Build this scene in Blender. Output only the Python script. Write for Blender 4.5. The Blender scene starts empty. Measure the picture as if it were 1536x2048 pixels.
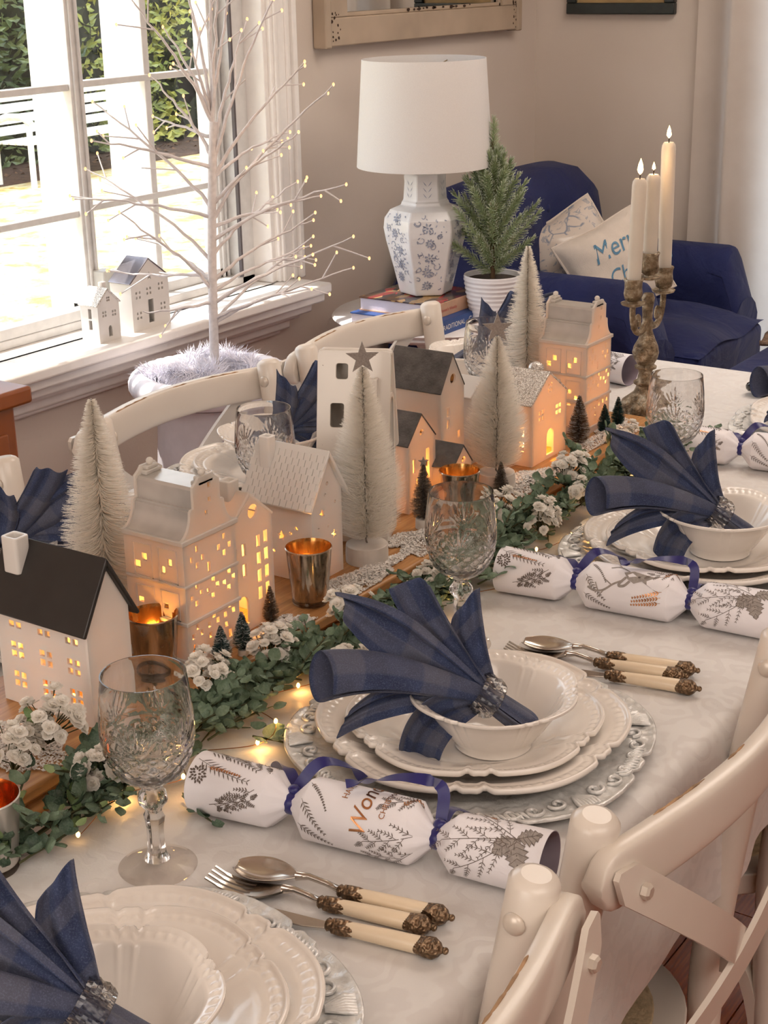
import bpy, bmesh, math, random
import numpy as np
from mathutils import Vector, Matrix, Euler
from mathutils.geometry import delaunay_2d_cdt

S = bpy.context.scene
COL = S.collection
PI = math.pi
TAU = 2 * PI
rad = math.radians
random.seed(7)

# ------------------------------------------------------------------ camera
CAM_YAW, CAM_PITCH, CAM_ROLL, CAM_F = rad(34.5), rad(19.9), rad(-1.15), 3060.0
def _camera():
    cy, sy, cp, sp = math.cos(CAM_YAW), math.sin(CAM_YAW), math.cos(CAM_PITCH), math.sin(CAM_PITCH)
    f = Vector((cy * cp, sy * cp, -sp)); r = Vector((sy, -cy, 0)); u = r.cross(f)
    c, s = math.cos(CAM_ROLL), math.sin(CAM_ROLL)
    r2 = c * r + s * u; u2 = -s * r + c * u
    m = Matrix((r2, u2, -f)).transposed().to_4x4()
    m.translation = (0, 0, 1.43)
    cam = bpy.data.cameras.new('camera'); cam.sensor_width = 36; cam.sensor_fit = 'AUTO'
    cam.lens = CAM_F / 2048 * 36; cam.clip_start = 0.05; cam.clip_end = 200
    o = bpy.data.objects.new('camera', cam); COL.objects.link(o); o.matrix_world = m
    S.camera = o
_camera()

# ------------------------------------------------------------------ world, sun, added fill lights, exposure
S.view_settings.view_transform = 'Standard'
S.view_settings.look = 'None'
S.view_settings.exposure = 0.0
S.view_settings.gamma = 1.0
S.view_settings.use_curve_mapping = False
w = bpy.data.worlds.new('sky'); S.world = w; w.use_nodes = True
bg = w.node_tree.nodes['Background']; bg.inputs[0].default_value = (0.80, 0.90, 1.0, 1); bg.inputs[1].default_value = 3.2

def lamp(name, kind, loc, col, energy, size=None, size_y=None, aim=None, radius=None, parent=None):
    l = bpy.data.lights.new(name, kind); l.color = col; l.energy = energy
    if kind == 'AREA':
        l.shape = 'RECTANGLE'; l.size = size; l.size_y = size_y or size
    if radius is not None: l.shadow_soft_size = radius
    o = bpy.data.objects.new(name, l); COL.objects.link(o); o.location = loc
    if aim is not None:
        o.rotation_euler = (Vector(aim) - Vector(loc)).to_track_quat('-Z', 'Y').to_euler()
    if parent: o.parent = parent
    return o

sun = lamp('sun', 'SUN', (0, 0, 5), (1.0, 0.95, 0.86), 7.0)
sun.rotation_euler = Vector((0.18, -0.36, -1.0)).to_track_quat('-Z', 'Y').to_euler(); sun.data.angle = rad(0.6)
lamp('overhead_fill', 'AREA', (0.3, -0.7, 2.42), (1.0, 0.885, 0.785), 40, 2.2, 1.6, aim=(0.9, 0.3, 0))  # added warm fill from above, no fixture stands here
lamp('overhead_fill', 'AREA', (2.9, 0.7, 2.44), (1.0, 0.885, 0.78), 27, 1.4, 1.2, aim=(3.1, 1.0, 0))  # second added fill, brightens the back of the room
lamp('rear_fill', 'AREA', (-1.9, 0.6, 1.6), (1.0, 0.91, 0.82), 32, 1.8, 1.6, aim=(1.5, 0.8, 0.9))  # added soft fill from behind the camera, no window in that wall
lp = lamp('window_portal', 'AREA', (2.1, 2.36, 1.42), (1, 1, 1), 1, 1.6, 1.5, aim=(2.1, 0, 1.42)); lp.data.cycles.is_portal = True

C = S.cycles
C.max_bounces = 10; C.diffuse_bounces = 3; C.glossy_bounces = 3; C.transmission_bounces = 10; C.transparent_max_bounces = 8
C.caustics_reflective = False; C.use_adaptive_sampling = True; C.adaptive_threshold = 0.08; C.adaptive_min_samples = 12; C.sample_clamp_indirect = 6.0
# ------------------------------------------------------------------ materials
def lin(c):
    if isinstance(c, str):
        c = tuple(int(c[i:i + 2], 16) / 255 for i in (0, 2, 4))
    return tuple(x / 12.92 if x <= .04045 else ((x + .055) / 1.055) ** 2.4 for x in c)

class NT:
    def __init__(s, name):
        s.m = bpy.data.materials.new(name); s.m.use_nodes = True
        s.t = s.m.node_tree; s.t.nodes.clear()
        s.out = s.n('ShaderNodeOutputMaterial')
    def n(s, typ, **kw):
        nd = s.t.nodes.new(typ)
        for k, v in kw.items():
            if k.startswith('i_'): nd.inputs[k[2:].replace('_', ' ')].default_value = v
            else: setattr(nd, k, v)
        return nd
    def l(s, a, b): s.t.links.new(a, b)
    def coord(s, kind='Object'): return s.n('ShaderNodeTexCoord').outputs[kind]
    def noise(s, vec, scale, detail=4, rough=.55, dist=0):
        nd = s.n('ShaderNodeTexNoise'); nd.inputs['Scale'].default_value = scale; nd.inputs['Detail'].default_value = detail
        nd.inputs['Roughness'].default_value = rough; nd.inputs['Distortion'].default_value = dist
        s.l(vec, nd.inputs['Vector']); return nd.outputs['Fac']
    def ramp(s, fac, stops):
        nd = s.n('ShaderNodeValToRGB'); e = nd.color_ramp.elements
        while len(e) < len(stops): e.new(0.5)
        for i, (p, c) in enumerate(stops):
            e[i].position = p
            c = lin(c) if isinstance(c, str) else ((c, c, c) if isinstance(c, (int, float)) else c)
            e[i].color = (*c, 1)
        s.l(fac, nd.inputs[0]); return nd.outputs[0]
    def mix(s, fac, a, b, mode='MIX'):
        nd = s.n('ShaderNodeMix', data_type='RGBA', blend_type=mode)
        for sock, v in ((nd.inputs[0], fac), (nd.inputs[6], a), (nd.inputs[7], b)):
            if isinstance(v, (int, float)): sock.default_value = v
            elif isinstance(v, tuple): sock.default_value = (*v, 1) if len(v) == 3 else v
            else: s.l(v, sock)
        return nd.outputs[2]
    def scale(s, vec, xyz, rot=(0, 0, 0)):
        nd = s.n('ShaderNodeMapping'); nd.inputs['Scale'].default_value = xyz; nd.inputs['Rotation'].default_value = rot
        s.l(vec, nd.inputs['Vector']); return nd.outputs[0]
    def math(s, op, a, b=0.0):
        nd = s.n('ShaderNodeMath', operation=op)
        for i, v in enumerate((a, b)):
            if isinstance(v, (int, float)): nd.inputs[i].default_value = v
            else: s.l(v, nd.inputs[i])
        return nd.outputs[0]
    def bump(s, h, strength=.3, dist=.01):
        nd = s.n('ShaderNodeBump'); nd.inputs['Strength'].default_value = strength; nd.inputs['Distance'].default_value = dist
        s.l(h, nd.inputs['Height']); return nd.outputs[0]
    def pbr(s, col, rough=.5, metal=0., normal=None, **kw):
        nd = s.n('ShaderNodeBsdfPrincipled')
        for sock, v in ((nd.inputs['Base Color'], col), (nd.inputs['Roughness'], rough), (nd.inputs['Metallic'], metal)):
            if isinstance(v, (int, float)): sock.default_value = v
            elif isinstance(v, tuple): sock.default_value = (*v, 1)
            else: s.l(v, sock)
        for k, v in kw.items():
            sock = nd.inputs[k.replace('_', ' ')]
            if isinstance(v, tuple) and len(v) == 3 and sock.type == 'RGBA': v = (*v, 1)
            if hasattr(v, 'is_output'): s.l(v, sock)
            else: sock.default_value = v
        if normal is not None: s.l(normal, nd.inputs['Normal'])
        return nd.outputs[0]
    def done(s, sh): s.l(sh, s.out.inputs[0]); return s.m

MATS = {}
def M(name, col, rough=.5, metal=0., var=.08, vscale=40, bump=0., bscale=250, bdist=.002, sh=None, **kw):
    """a plain procedural surface: base colour with a little noise, optional fine relief"""
    if name in MATS: return MATS[name]
    t = NT(name); c = lin(col); v = t.coord()
    f = t.noise(v, vscale, 2)
    d = tuple(x * (1 - var) for x in c); b = tuple(min(1, x * (1 + var * .6)) for x in c)
    colr = t.ramp(f, [(.3, d), (.7, b)])
    nrm = t.bump(t.noise(v, bscale, 1), bump, bdist) if bump else None
    m = t.done(t.pbr(colr, rough, metal, nrm, **kw))
    MATS[name] = m; return m

# ------------------------------------------------------------------ mesh building
class MB:
    def __init__(s): s.v = []; s.f = []; s.uv = None
    def add(s, vs, fs, mat=None, uv=None):
        o = len(s.v)
        if mat is not None: vs = [tuple(mat @ Vector(p)) for p in vs]
        s.v += [tuple(p) for p in vs]; s.f += [tuple(i + o for i in f) for f in fs]
        if uv is not None or s.uv is not None:
            if s.uv is None: s.uv = [(0., 0.)] * o
            s.uv += list(uv) if uv is not None else [(0., 0.)] * len(vs)
        return s
    def box(s, lo, hi, mat=None):
        x0, y0, z0 = lo; x1, y1, z1 = hi
        vs = [(x0, y0, z0), (x1, y0, z0), (x1, y1, z0), (x0, y1, z0), (x0, y0, z1), (x1, y0, z1), (x1, y1, z1), (x0, y1, z1)]
        return s.add(vs, [(0, 3, 2, 1), (4, 5, 6, 7), (0, 1, 5, 4), (1, 2, 6, 5), (2, 3, 7, 6), (3, 0, 4, 7)], mat)
    def grid(s, P, cu=False, cv=False, mat=None, uv=None):
        n, m = len(P), len(P[0]); vs = [tuple(p) for row in P for p in row]; fs = []
        for i in range(n if cu else n - 1):
            for j in range(m if cv else m - 1):
                a, b = i, (i + 1) % n; c, d = j, (j + 1) % m
                fs.append((a * m + c, a * m + d, b * m + d, b * m + c))
        if uv == 'auto': uv = [(i / max(1, n - 1), j / max(1, m - 1)) for i in range(n) for j in range(m)]
        return s.add(vs, fs, mat, uv)
    def lathe(s, prof, n=32, mat=None, closed=False, a0=0.0):
        P = []
        for r, z in prof:
            P.append([(r * math.cos(a0 + TAU * k / n), r * math.sin(a0 + TAU * k / n), z) for k in range(n)])
        return s.grid(P, cu=closed, cv=True, mat=mat)
    def tube(s, pts, r, n=8, cap=True, mat=None, flat=1.0, up=None):
        pts = [Vector(p) for p in pts]; m = len(pts)
        rs = r if isinstance(r, (list, tuple)) else [r] * m
        T = [(pts[min(i + 1, m - 1)] - pts[max(i - 1, 0)]).normalized() for i in range(m)]
        ref = Vector(up) if up else (Vector((0, 0, 1)) if abs(T[0].z) < .9 else Vector((1, 0, 0)))
        N = (ref - T[0] * ref.dot(T[0])).normalized(); P = []
        for i in range(m):
            N = N - T[i] * N.dot(T[i])
            N = N.normalized() if N.length > 1e-8 else T[i].orthogonal().normalized()
            B = T[i].cross(N)
            P.append([pts[i] + (N * math.cos(TAU * k / n) + B * math.sin(TAU * k / n) * flat) * rs[i] for k in range(n)])
        o = len(s.v); s.grid(P, cv=True, mat=mat)
        if cap:
            s.f.append(tuple(o + k for k in range(n))); s.f.append(tuple(o + (m - 1) * n + n - 1 - k for k in range(n)))
        return s
    def strap(s, pts, wdir, w, t, mat=None):
        """flat bar of width w (along wdir) and thickness t along a path"""
        pts = [Vector(p) for p in pts]; m = len(pts); P = []
        for i in range(m):
            T = (pts[min(i + 1, m - 1)] - pts[max(i - 1, 0)]).normalized()
            W = Vector(wdir[i] if isinstance(wdir, list) else wdir); W = (W - T * W.dot(T)).normalized(); N = T.cross(W)
            ww = w[i] if isinstance(w, (list, tuple)) else w
            P.append([pts[i] + W * ww / 2 * a + N * t / 2 * b for a, b in ((-1, -1), (1, -1), (1, 1), (-1, 1))])
        o = len(s.v); s.grid(P, cv=True, mat=mat)
        s.f.append((o, o + 1, o + 2, o + 3)); q = o + (m - 1) * 4; s.f.append((q + 3, q + 2, q + 1, q)); return s
    def plate(s, outer, holes, t, mat=None, cap=True):
        """polygon in local XY with holes, extruded from z=0 to z=t"""
        loops = [list(outer)] + [list(h) for h in holes]
        flat = [p for lp in loops for p in lp]; n = len(flat); ed = []; o = 0
        for lp in loops:
            k = len(lp); ed += [(o + i, o + (i + 1) % k) for i in range(k)]; o += k
        rv, re_, rf, ov, _, _ = delaunay_2d_cdt([Vector(p) * 100 for p in flat], ed, [], 0, 1e-6)
        def inside(p, lp):
            c = False; k = len(lp)
            for i in range(k):
                a, b = lp[i], lp[(i + 1) % k]
                if (a[1] > p[1]) != (b[1] > p[1]) and p[0] < (b[0] - a[0]) * (p[1] - a[1]) / (b[1] - a[1]) + a[0]: c = not c
            return c
        keep = []
        for tr in rf:
            q = sum((rv[i] for i in tr), Vector((0, 0))) / (100 * len(tr))
            if inside(q, loops[0]) and not any(inside(q, h) for h in loops[1:]): keep.append(tr)
        rf = keep
        vs = [(x, y, 0) for x, y in flat] + [(x, y, t) for x, y in flat]
        fs = []
        for tr in rf:
            tr = tuple(ov[i][0] for i in tr)
            fs.append(tuple(reversed(tr))); fs.append(tuple(i + n for i in tr))
        o = 0
        for li, lp in enumerate(loops):
            k = len(lp)
            ar = sum(lp[i][0] * lp[(i + 1) % k][1] - lp[(i + 1) % k][0] * lp[i][1] for i in range(k))
            fwd = (ar > 0) == (li == 0)
            for i in range(k):
                a, b = o + i, o + (i + 1) % k
                fs.append((a, b, b + n, a + n) if fwd else (b, a, a + n, b + n))
            o += k
        return s.add(vs, fs, mat)
    def ball(s, c, r, n=12, m=8, mat=None, sc=(1, 1, 1)):
        P = []
        for i in range(m + 1):
            a = PI * i / m
            P.append([(c[0] + sc[0] * r * math.sin(a) * math.cos(TAU * k / n), c[1] + sc[1] * r * math.sin(a) * math.sin(TAU * k / n), c[2] - sc[2] * r * math.cos(a)) for k in range(n)])
        return s.grid(P, cv=True, mat=mat)
    def make(s, name, mat, parent=None, angle=40, bevel=0, seg=2, sub=0, solid=0, kind=None, mods=()):
        me = bpy.data.meshes.new(name); me.from_pydata(s.v, [], s.f); me.update()
        return obj(name, me, mat, parent, angle, bevel, seg, sub, solid, kind, s.uv)

def obj(name, me, mat, parent=None, angle=40, bevel=0, seg=2, sub=0, solid=0, kind=None, uv=None):
    if mat and not me.materials:
        for x in (mat if isinstance(mat, (list, tuple)) else (mat,)): me.materials.append(x)
    if uv is not None:
        ly = me.uv_layers.new(name='UVMap'); idx = np.empty(len(me.loops), dtype=np.int32); me.loops.foreach_get('vertex_index', idx)
        ly.data.foreach_set('uv', np.asarray(uv, dtype=np.float32)[idx].ravel())
    if angle is not None:
        me.polygons.foreach_set('use_smooth', [True] * len(me.polygons))
        if angle < 180: me.set_sharp_from_angle(angle=rad(angle))
    o = bpy.data.objects.new(name, me); COL.objects.link(o)
    if parent is not None: o.parent = parent
    if solid:
        md = o.modifiers.new('solid', 'SOLIDIFY'); md.thickness = solid; md.offset = 0
    if bevel:
        md = o.modifiers.new('bevel', 'BEVEL'); md.width = bevel; md.segments = seg; md.limit_method = 'ANGLE'; md.angle_limit = rad(40)
    if sub:
        md = o.modifiers.new('sub', 'SUBSURF'); md.levels = sub; md.render_levels = sub
    if kind: o['kind'] = kind
    return o

def tag(o, label, cat, group=None):
    o['label'] = label; o['category'] = cat
    if group: o['group'] = group
    return o
def thing(name, label, cat, loc=(0, 0, 0), rz=0., group=None, rot=None):
    o = bpy.data.objects.new(name, None); COL.objects.link(o); o.empty_display_size = .05
    o.location = loc; o.rotation_euler = rot or (0, 0, rz)
    return tag(o, label, cat, group)
def struct(o): o['kind'] = 'structure'; return o
def dup(o, loc=None, rz=None, label=None, parent=None):
    c = o.copy(); COL.objects.link(c)
    if loc is not None: c.location = loc
    if rz is not None: c.rotation_euler = (0, 0, rz)
    if label: c['label'] = label
    if parent is not None: c.parent = parent
    for ch in [k for k in o.children]: dup(ch, parent=c)
    return c
def inst(name, me, parent, mat4=None, loc=None):
    o = bpy.data.objects.new(name, me); COL.objects.link(o); o.parent = parent
    if mat4 is not None: o.matrix_basis = mat4
    if loc is not None: o.location = loc
    return o
def circ(cx, cy, r, n=16, ry=None):
    return [(cx + r * math.cos(TAU * k / n), cy + (ry or r) * math.sin(TAU * k / n)) for k in range(n)]
def rect(x0, y0, x1, y1): return [(x0, y0), (x1, y0), (x1, y1), (x0, y1)]
def rrect(x0, y0, x1, y1, r, n=4):
    out = []
    for cx, cy, a in ((x1 - r, y0 + r, -90), (x1 - r, y1 - r, 0), (x0 + r, y1 - r, 90), (x0 + r, y0 + r, 180)):
        out += [(cx + r * math.cos(rad(a + 90 * k / n)), cy + r * math.sin(rad(a + 90 * k / n))) for k in range(n + 1)]
    return out
def star(cx, cy, r, rot=90, inner=.42):
    return [(cx + (r if k % 2 == 0 else r * inner) * math.cos(rad(rot + 36 * k)), cy + (r if k % 2 == 0 else r * inner) * math.sin(rad(rot + 36 * k))) for k in range(10)]
def arch(x0, y0, x1, y1, n=8):
    c = (x0 + x1) / 2; r = (x1 - x0) / 2
    return [(x0, y0), (x1, y0), (x1, y1 - r)] + [(c + r * math.cos(PI * k / n), y1 - r + r * math.sin(PI * k / n)) for k in range(1, n)] + [(x0, y1 - r)]
def bez(p0, p1, p2, p3, n=10):
    p = [Vector(q) for q in (p0, p1, p2, p3)]; out = []
    for i in range(n + 1):
        t = i / n; u = 1 - t
        out.append(p[0] * u ** 3 + p[1] * 3 * u * u * t + p[2] * 3 * u * t * t + p[3] * t ** 3)
    return out
def spline(pts, n=6):
    """Catmull-Rom through the points"""
    p = [Vector(q) for q in pts]; p = [p[0] * 2 - p[1]] + p + [p[-1] * 2 - p[-2]]; out = []
    for i in range(1, len(p) - 2):
        for k in range(n):
            t = k / n
            out.append(0.5 * (2 * p[i] + (p[i + 1] - p[i - 1]) * t + (2 * p[i - 1] - 5 * p[i] + 4 * p[i + 1] - p[i + 2]) * t * t + (3 * p[i] - p[i - 1] - 3 * p[i + 1] + p[i + 2]) * t ** 3))
    out.append(p[-2]); return out
FRONT = Matrix(((1, 0, 0, 0), (0, 0, 1, 0), (0, 1, 0, 0), (0, 0, 0, 1)))   # plate (x,y,t) -> (x, t, y): a wall facing -Y at y=0
def wall_front(y): return Matrix.Translation((0, y, 0)) @ FRONT
def wall_side(x): return Matrix(((0, 0, 1, x), (1, 0, 0, 0), (0, 1, 0, 0), (0, 0, 0, 1)))   # plate (x,y,t) -> (X+t, x, y)
def textmesh(body, size, shear=0., extrude=0.0):
    c = bpy.data.curves.new('text', 'FONT'); c.body = body; c.size = size; c.shear = shear; c.extrude = extrude; c.resolution_u = 4
    o = bpy.data.objects.new('text', c); COL.objects.link(o)
    bpy.context.view_layer.update()
    me = bpy.data.meshes.new_from_object(o); bpy.data.objects.remove(o); bpy.data.curves.remove(c)
    return me

# ================================================================== the room
YW, XB, ZC = 2.22, 4.05, 2.5            # window wall face, back wall face, ceiling
WX0, WX1, WZ0, WZ1 = 1.25, 2.787, 0.72, 2.12   # window opening
def m_wall():
    t = NT('wall_paint'); v = t.coord()
    c = t.ramp(t.noise(v, 3, 2), [(.3, 'd2c4b8'), (.7, 'd9ccc1')])
    return t.done(t.pbr(c, .75, 0, t.bump(t.noise(v, 420, 1), .12, .002)))
WALL = m_wall()
TRIM = M('white_gloss_trim', 'f1ebe6', .28, var=.03)
ALU = M('white_window_frame', 'd9d6d3', .35)
CEIL = M('ceiling_paint', 'efe6dc', .9, bump=.05)
def m_floor():
    t = NT('orange_timber_floor'); v = t.coord()
    g = t.noise(t.scale(v, (1.2, 30, 1)), 6, 6, .6, .4)
    c = t.ramp(g, [(.25, '5e2408'), (.5, '8a3a0e'), (.75, 'a8501a')])
    return t.done(t.pbr(c, .22, 0, t.bump(g, .08, .002)))
FLOORM = m_floor()
mb = MB()
for lo, hi in (((-2.6, YW, 0), (WX0, YW + .2, ZC)), ((WX1, YW, 0), (XB + .2, YW + .2, ZC)), ((WX0, YW, 0), (WX1, YW + .2, WZ0 - .03)), ((WX0, YW, WZ1), (WX1, YW + .2, ZC))):
    mb.box(lo, hi)
struct(mb.make('wall_left', WALL, angle=None))
DY0, DY1 = 0.35, 1.56                   # glazed door behind the curtain
mb = MB()
for lo, hi in (((XB, -2.6, 0), (XB + .2, DY0, ZC)), ((XB, DY1, 0), (XB + .2, YW, ZC)), ((XB, DY0, 2.1), (XB + .2, DY1, ZC))): mb.box(lo, hi)
struct(mb.make('wall_back', WALL, angle=None))
struct(MB().box((-2.6, -2.8, 0), (XB + .2, -2.6, ZC)).make('wall_right', WALL, angle=None))
struct(MB().box((-2.8, -2.8, 0), (-2.6, YW + .2, ZC)).make('wall_front', WALL, angle=None))
struct(MB().box((-2.8, -2.8, ZC), (XB + .2, YW + .2, ZC + .1)).make('ceiling', CEIL, angle=None))
fl = struct(MB().box((-2.8, -2.8, -.08), (XB + .2, YW + .2, -.006)).make('floor', FLOORM, angle=None))
# floorboards that can be picked out under the table and chairs
bw = .13; plank = MB().box((-.6, -bw / 2 + .0012, -.006), (.6, bw / 2 - .0012, 0)).make('floorboard', FLOORM, fl, angle=None, bevel=.001)
plank.location = (.6, -1.0, 0)
k = 0
for i in range(22):
    for j in range(4):
        if i == 0 and j == 0: continue
        o = inst('floorboard', plank.data, fl, loc=(.6 + 1.2025 * j - (i % 3) * .4, -1.0 + i * bw, 0))
# trims: sill with stepped moulding, casing, baseboards
mb = MB()
mb.box((WX0 - .1, 2.10, WZ0 - .024), (WX1 + .075, YW - .0, WZ0)); mb.box((WX0, YW - .02, WZ0 - .03), (WX1, YW + .2, WZ0))
sill = struct(mb.make('trim_1', TRIM, bevel=.006, seg=3))
for k, (dy, z0, z1, dx) in enumerate(((2.118, .673, .696, .05), (2.142, .650, .673, .03), (2.166, .636, .650, .015), (2.186, .612, .636, 0), (2.200, .600, .612, -.02))):
    MB().box((WX0 - .1, dy, z0), (WX1 + .02 + dx, YW - .001, z1)).make('sill_moulding', TRIM, sill, bevel=.005, seg=2)
mb = MB()
cas = struct(MB().box((WX1 + .012, YW - .016, WZ0), (WX1 + .098, YW, WZ1 + .1)).make('trim_2', TRIM, bevel=.004))
for x0, x1, d in ((WX1 + .02, WX1 + .032, .022), (WX1 + .062, WX1 + .074, .020), (WX1 + .082, WX1 + .098, .026)):
    MB().box((x0, YW - d, WZ0), (x1, YW - .014, WZ1 + .1)).make('casing_moulding', TRIM, cas, bevel=.003)
MB().box((WX1 - .001, YW - .004, WZ0), (WX1 + .014, YW + .2, WZ1)).make('reveal_board', TRIM, cas, bevel=.002)
MB().box((WX0 - .1, YW - .016, WZ1 - .002), (WX1 + .1, YW, WZ1 + .1)).make('head_casing', TRIM, cas, bevel=.003)
struct(MB().box((-2.6, YW - .014, 0), (XB, YW, .12)).make('baseboard_left', TRIM, bevel=.004))
struct(MB().box((XB - .014, DY1, 0), (XB, YW - .014, .12)).make('baseboard_back', TRIM, bevel=.004))

# window: two sliding sashes with glazing bars
def m_pane():
    t = NT('window_glass')
    tr = t.n('ShaderNodeBsdfTransparent'); gl = t.n('ShaderNodeBsdfGlossy'); gl.inputs['Roughness'].default_value = .02
    v = t.coord(); f = t.ramp(t.noise(v, 2), [(.3, .035), (.7, .05)])
    mx = t.n('ShaderNodeMixShader'); t.l(f, mx.inputs[0]); t.l(tr.outputs[0], mx.inputs[1]); t.l(gl.outputs[0], mx.inputs[2])
    return t.done(mx.outputs[0])
PANE = m_pane()
win = bpy.data.objects.new('window_1', None); COL.objects.link(win); struct(win)
GY = 2.31
fr = MB()
fr.box((WX1 - .046, GY - .04, WZ0), (WX1, GY + .04, WZ1)); fr.box((WX0, GY - .04, WZ0), (WX0 + .04, GY + .04, WZ1))
fr.box((WX0, GY - .04, WZ0), (WX1, GY + .04, WZ0 + .018)); fr.box((WX0, GY - .04, WZ1 - .03), (WX1, GY + .04, WZ1))
fr.make('frame', ALU, win, bevel=.002)
MB().box((WX1 - .052, GY - .044, WZ0 + .018), (WX1 - .046, GY - .036, WZ1)).make('rubber_seal', M('dark_seal', '5d5658', .6), win, angle=None)
def sash(x0, x1, y, bars, muntz):
    s_ = bpy.data.objects.new('sash', None); COL.objects.link(s_); s_.parent = win
    mb = MB(); z0, z1 = WZ0 + .018, WZ1 - .03; st = .036
    mb.box((x0, y - .016, z0), (x0 + st, y + .016, z1)); mb.box((x1 - st, y - .016, z0), (x1, y + .016, z1))
    mb.box((x0, y - .016, z0), (x1, y + .016, z0 + .022)); mb.box((x0, y - .016, z1 - .03), (x1, y + .016, z1))
    for dx in (.006, .022): mb.box((x0 + dx, y - .021, z0), (x0 + dx + .007, y - .014, z1)); mb.box((x1 - dx - .007, y - .021, z0), (x1 - dx, y - .014, z1))
    mb.make('stile', ALU, s_, bevel=.0015)
    for z in muntz: MB().box((x0 + st, y - .010, z - .012), (x1 - st, y + .010, z + .002)).make('glazing_bar', ALU, s_, bevel=.002)
    for x in bars: MB().box((x - .009, y - .009, z0), (x + .009, y + .009, z1)).make('glazing_bar', ALU, s_, bevel=.002)
    zs = [z0 + .022] + list(muntz) + [z1 - .03]; xs = [x0 + st] + list(bars) + [x1 - st]
    for a, b in zip(zs[:-1], zs[1:]):
        for c, d in zip(xs[:-1], xs[1:]):
            MB().box((c - .004, y - .002, a - .004), (d + .004, y + .002, b + .004)).make('pane', PANE, s_, angle=None)
MZ = (.957, 1.206, 1.456, 1.706)
sash(2.262, WX1 - .046, GY + .012, (2.510,), MZ)
sash(WX0 + .04, 2.278, GY - .022, (1.60, 1.90), MZ)
MB().box((2.255, GY - .075, .75), (2.29, GY - .04, .835)).make('latch', M('grey_latch', 'b9b4ad', .4), win, bevel=.003)

# glazed door at the far right, behind the sheer curtain
dr = bpy.data.objects.new('door_1', None); COL.objects.link(dr); struct(dr)
mb = MB()
for lo, hi in (((XB + .04, DY0, 0), (XB + .09, DY0 + .08, 2.1)), ((XB + .04, DY1 - .08, 0), (XB + .09, DY1, 2.1)), ((XB + .04, DY0, 0), (XB + .09, DY1, .12)), ((XB + .04, DY0, 2.0), (XB + .09, DY1, 2.1)), ((XB + .04, .93, 0), (XB + .09, 1.0, 2.1))): mb.box(lo, hi)
mb.make('door_frame', ALU, dr, bevel=.003)
MB().box((XB + .06, DY0 + .08, .12), (XB + .066, .93, 2.0)).make('pane', PANE, dr, angle=None)
MB().box((XB + .06, 1.0, .12), (XB + .066, DY1 - .08, 2.0)).make('pane', PANE, dr, angle=None)
def m_sheer():
    t = NT('sheer_curtain_cloth'); v = t.coord()
    c = t.ramp(t.noise(v, 8), [(.3, 'ddd2c8'), (.7, 'e6dcd3')])
    p = t.pbr(c, .85, 0, t.bump(t.noise(v, 900, 2), .1, .001)); tr = t.n('ShaderNodeBsdfTranslucent'); t.l(c, tr.inputs[0])
    mx = t.n('ShaderNodeMixShader'); mx.inputs[0].default_value = .42; t.l(p, mx.inputs[1]); t.l(tr.outputs[0], mx.inputs[2])
    return t.done(mx.outputs[0])
P = []
for i in range(160):
    y = 1.70 - i * (1.35 / 159); ph = i * .36 + .9 * math.sin(i * .11)
    row = []
    for j in range(14):
        z = .02 + 2.3 * j / 13
        row.append((XB - .044 + .024 * math.sin(ph) * (.75 + .25 * math.sin(z * 2 + i * .05)) + .010 * math.sin(ph * .41 + z), y + .012 * math.cos(ph), z))
    P.append(row)
cur = MB().grid(P).make('sheer_curtain', m_sheer(), angle=180)
tag(cur, 'cream sheer curtain hanging in folds at the right edge behind the armchair', 'curtain')
mb = MB(); mb.tube([(XB - .044, 1.78, 2.34), (XB - .044, .25, 2.34)], .012, 10)
rod = mb.make('curtain_rod', M('rod_bronze', '5b4a38', .4, .6)); tag(rod, 'curtain rod carrying the cream sheer curtain', 'curtain rod')
for y in (1.70, .33): MB().tube([(XB - .044, y, 2.34), (XB - .001, y, 2.34)], .008, 8).make('bracket', MATS['rod_bronze'], rod)

# ------------------------------------------------------------------ outside
def m_lawn():
    t = NT('sunburnt_lawn'); v = t.coord()
    a = t.ramp(t.noise(v, 3.2, 8, .75), [(.40, 'dcb768'), (.53, 'e9dcb8'), (.68, 'f0e9d6')])
    b = t.ramp(t.noise(v, 22, 8, .8), [(.38, '6b7a34'), (.50, 'e6d9ae')])
    return t.done(t.pbr(t.mix(.45, a, b, 'MULTIPLY'), .95, 0, t.bump(t.noise(v, 60, 4), .6, .03)))
GZ = -.6
struct(MB().grid([[(x, y, GZ) for y in np.linspace(2.44, 40, 30)] for x in np.linspace(-20, 45, 30)]).make('lawn', m_lawn(), angle=None))
PLANT = M('white_porch_paint', 'f4f2ee', .5)
POSTX = (5.74, 6.31, 7.05)
for i, (x, hw_, lb) in enumerate(zip(POSTX, (.050, .068, .048), ('leftmost white porch post outside the window', 'middle white porch post outside the window, wide and sunlit', 'rightmost white porch post outside, behind the twig tree'))):
    t = thing('porch_post', lb, 'post', (x, 6.0, GZ), group='porch posts outside the window')
    MB().box((-hw_, -hw_, 0), (hw_, hw_, 3.2)).make('shaft', PLANT, t, bevel=.006)
    MB().box((-hw_ - .02, -hw_ - .02, 0), (hw_ + .02, hw_ + .02, .16)).make('plinth', PLANT, t, bevel=.006)
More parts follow.
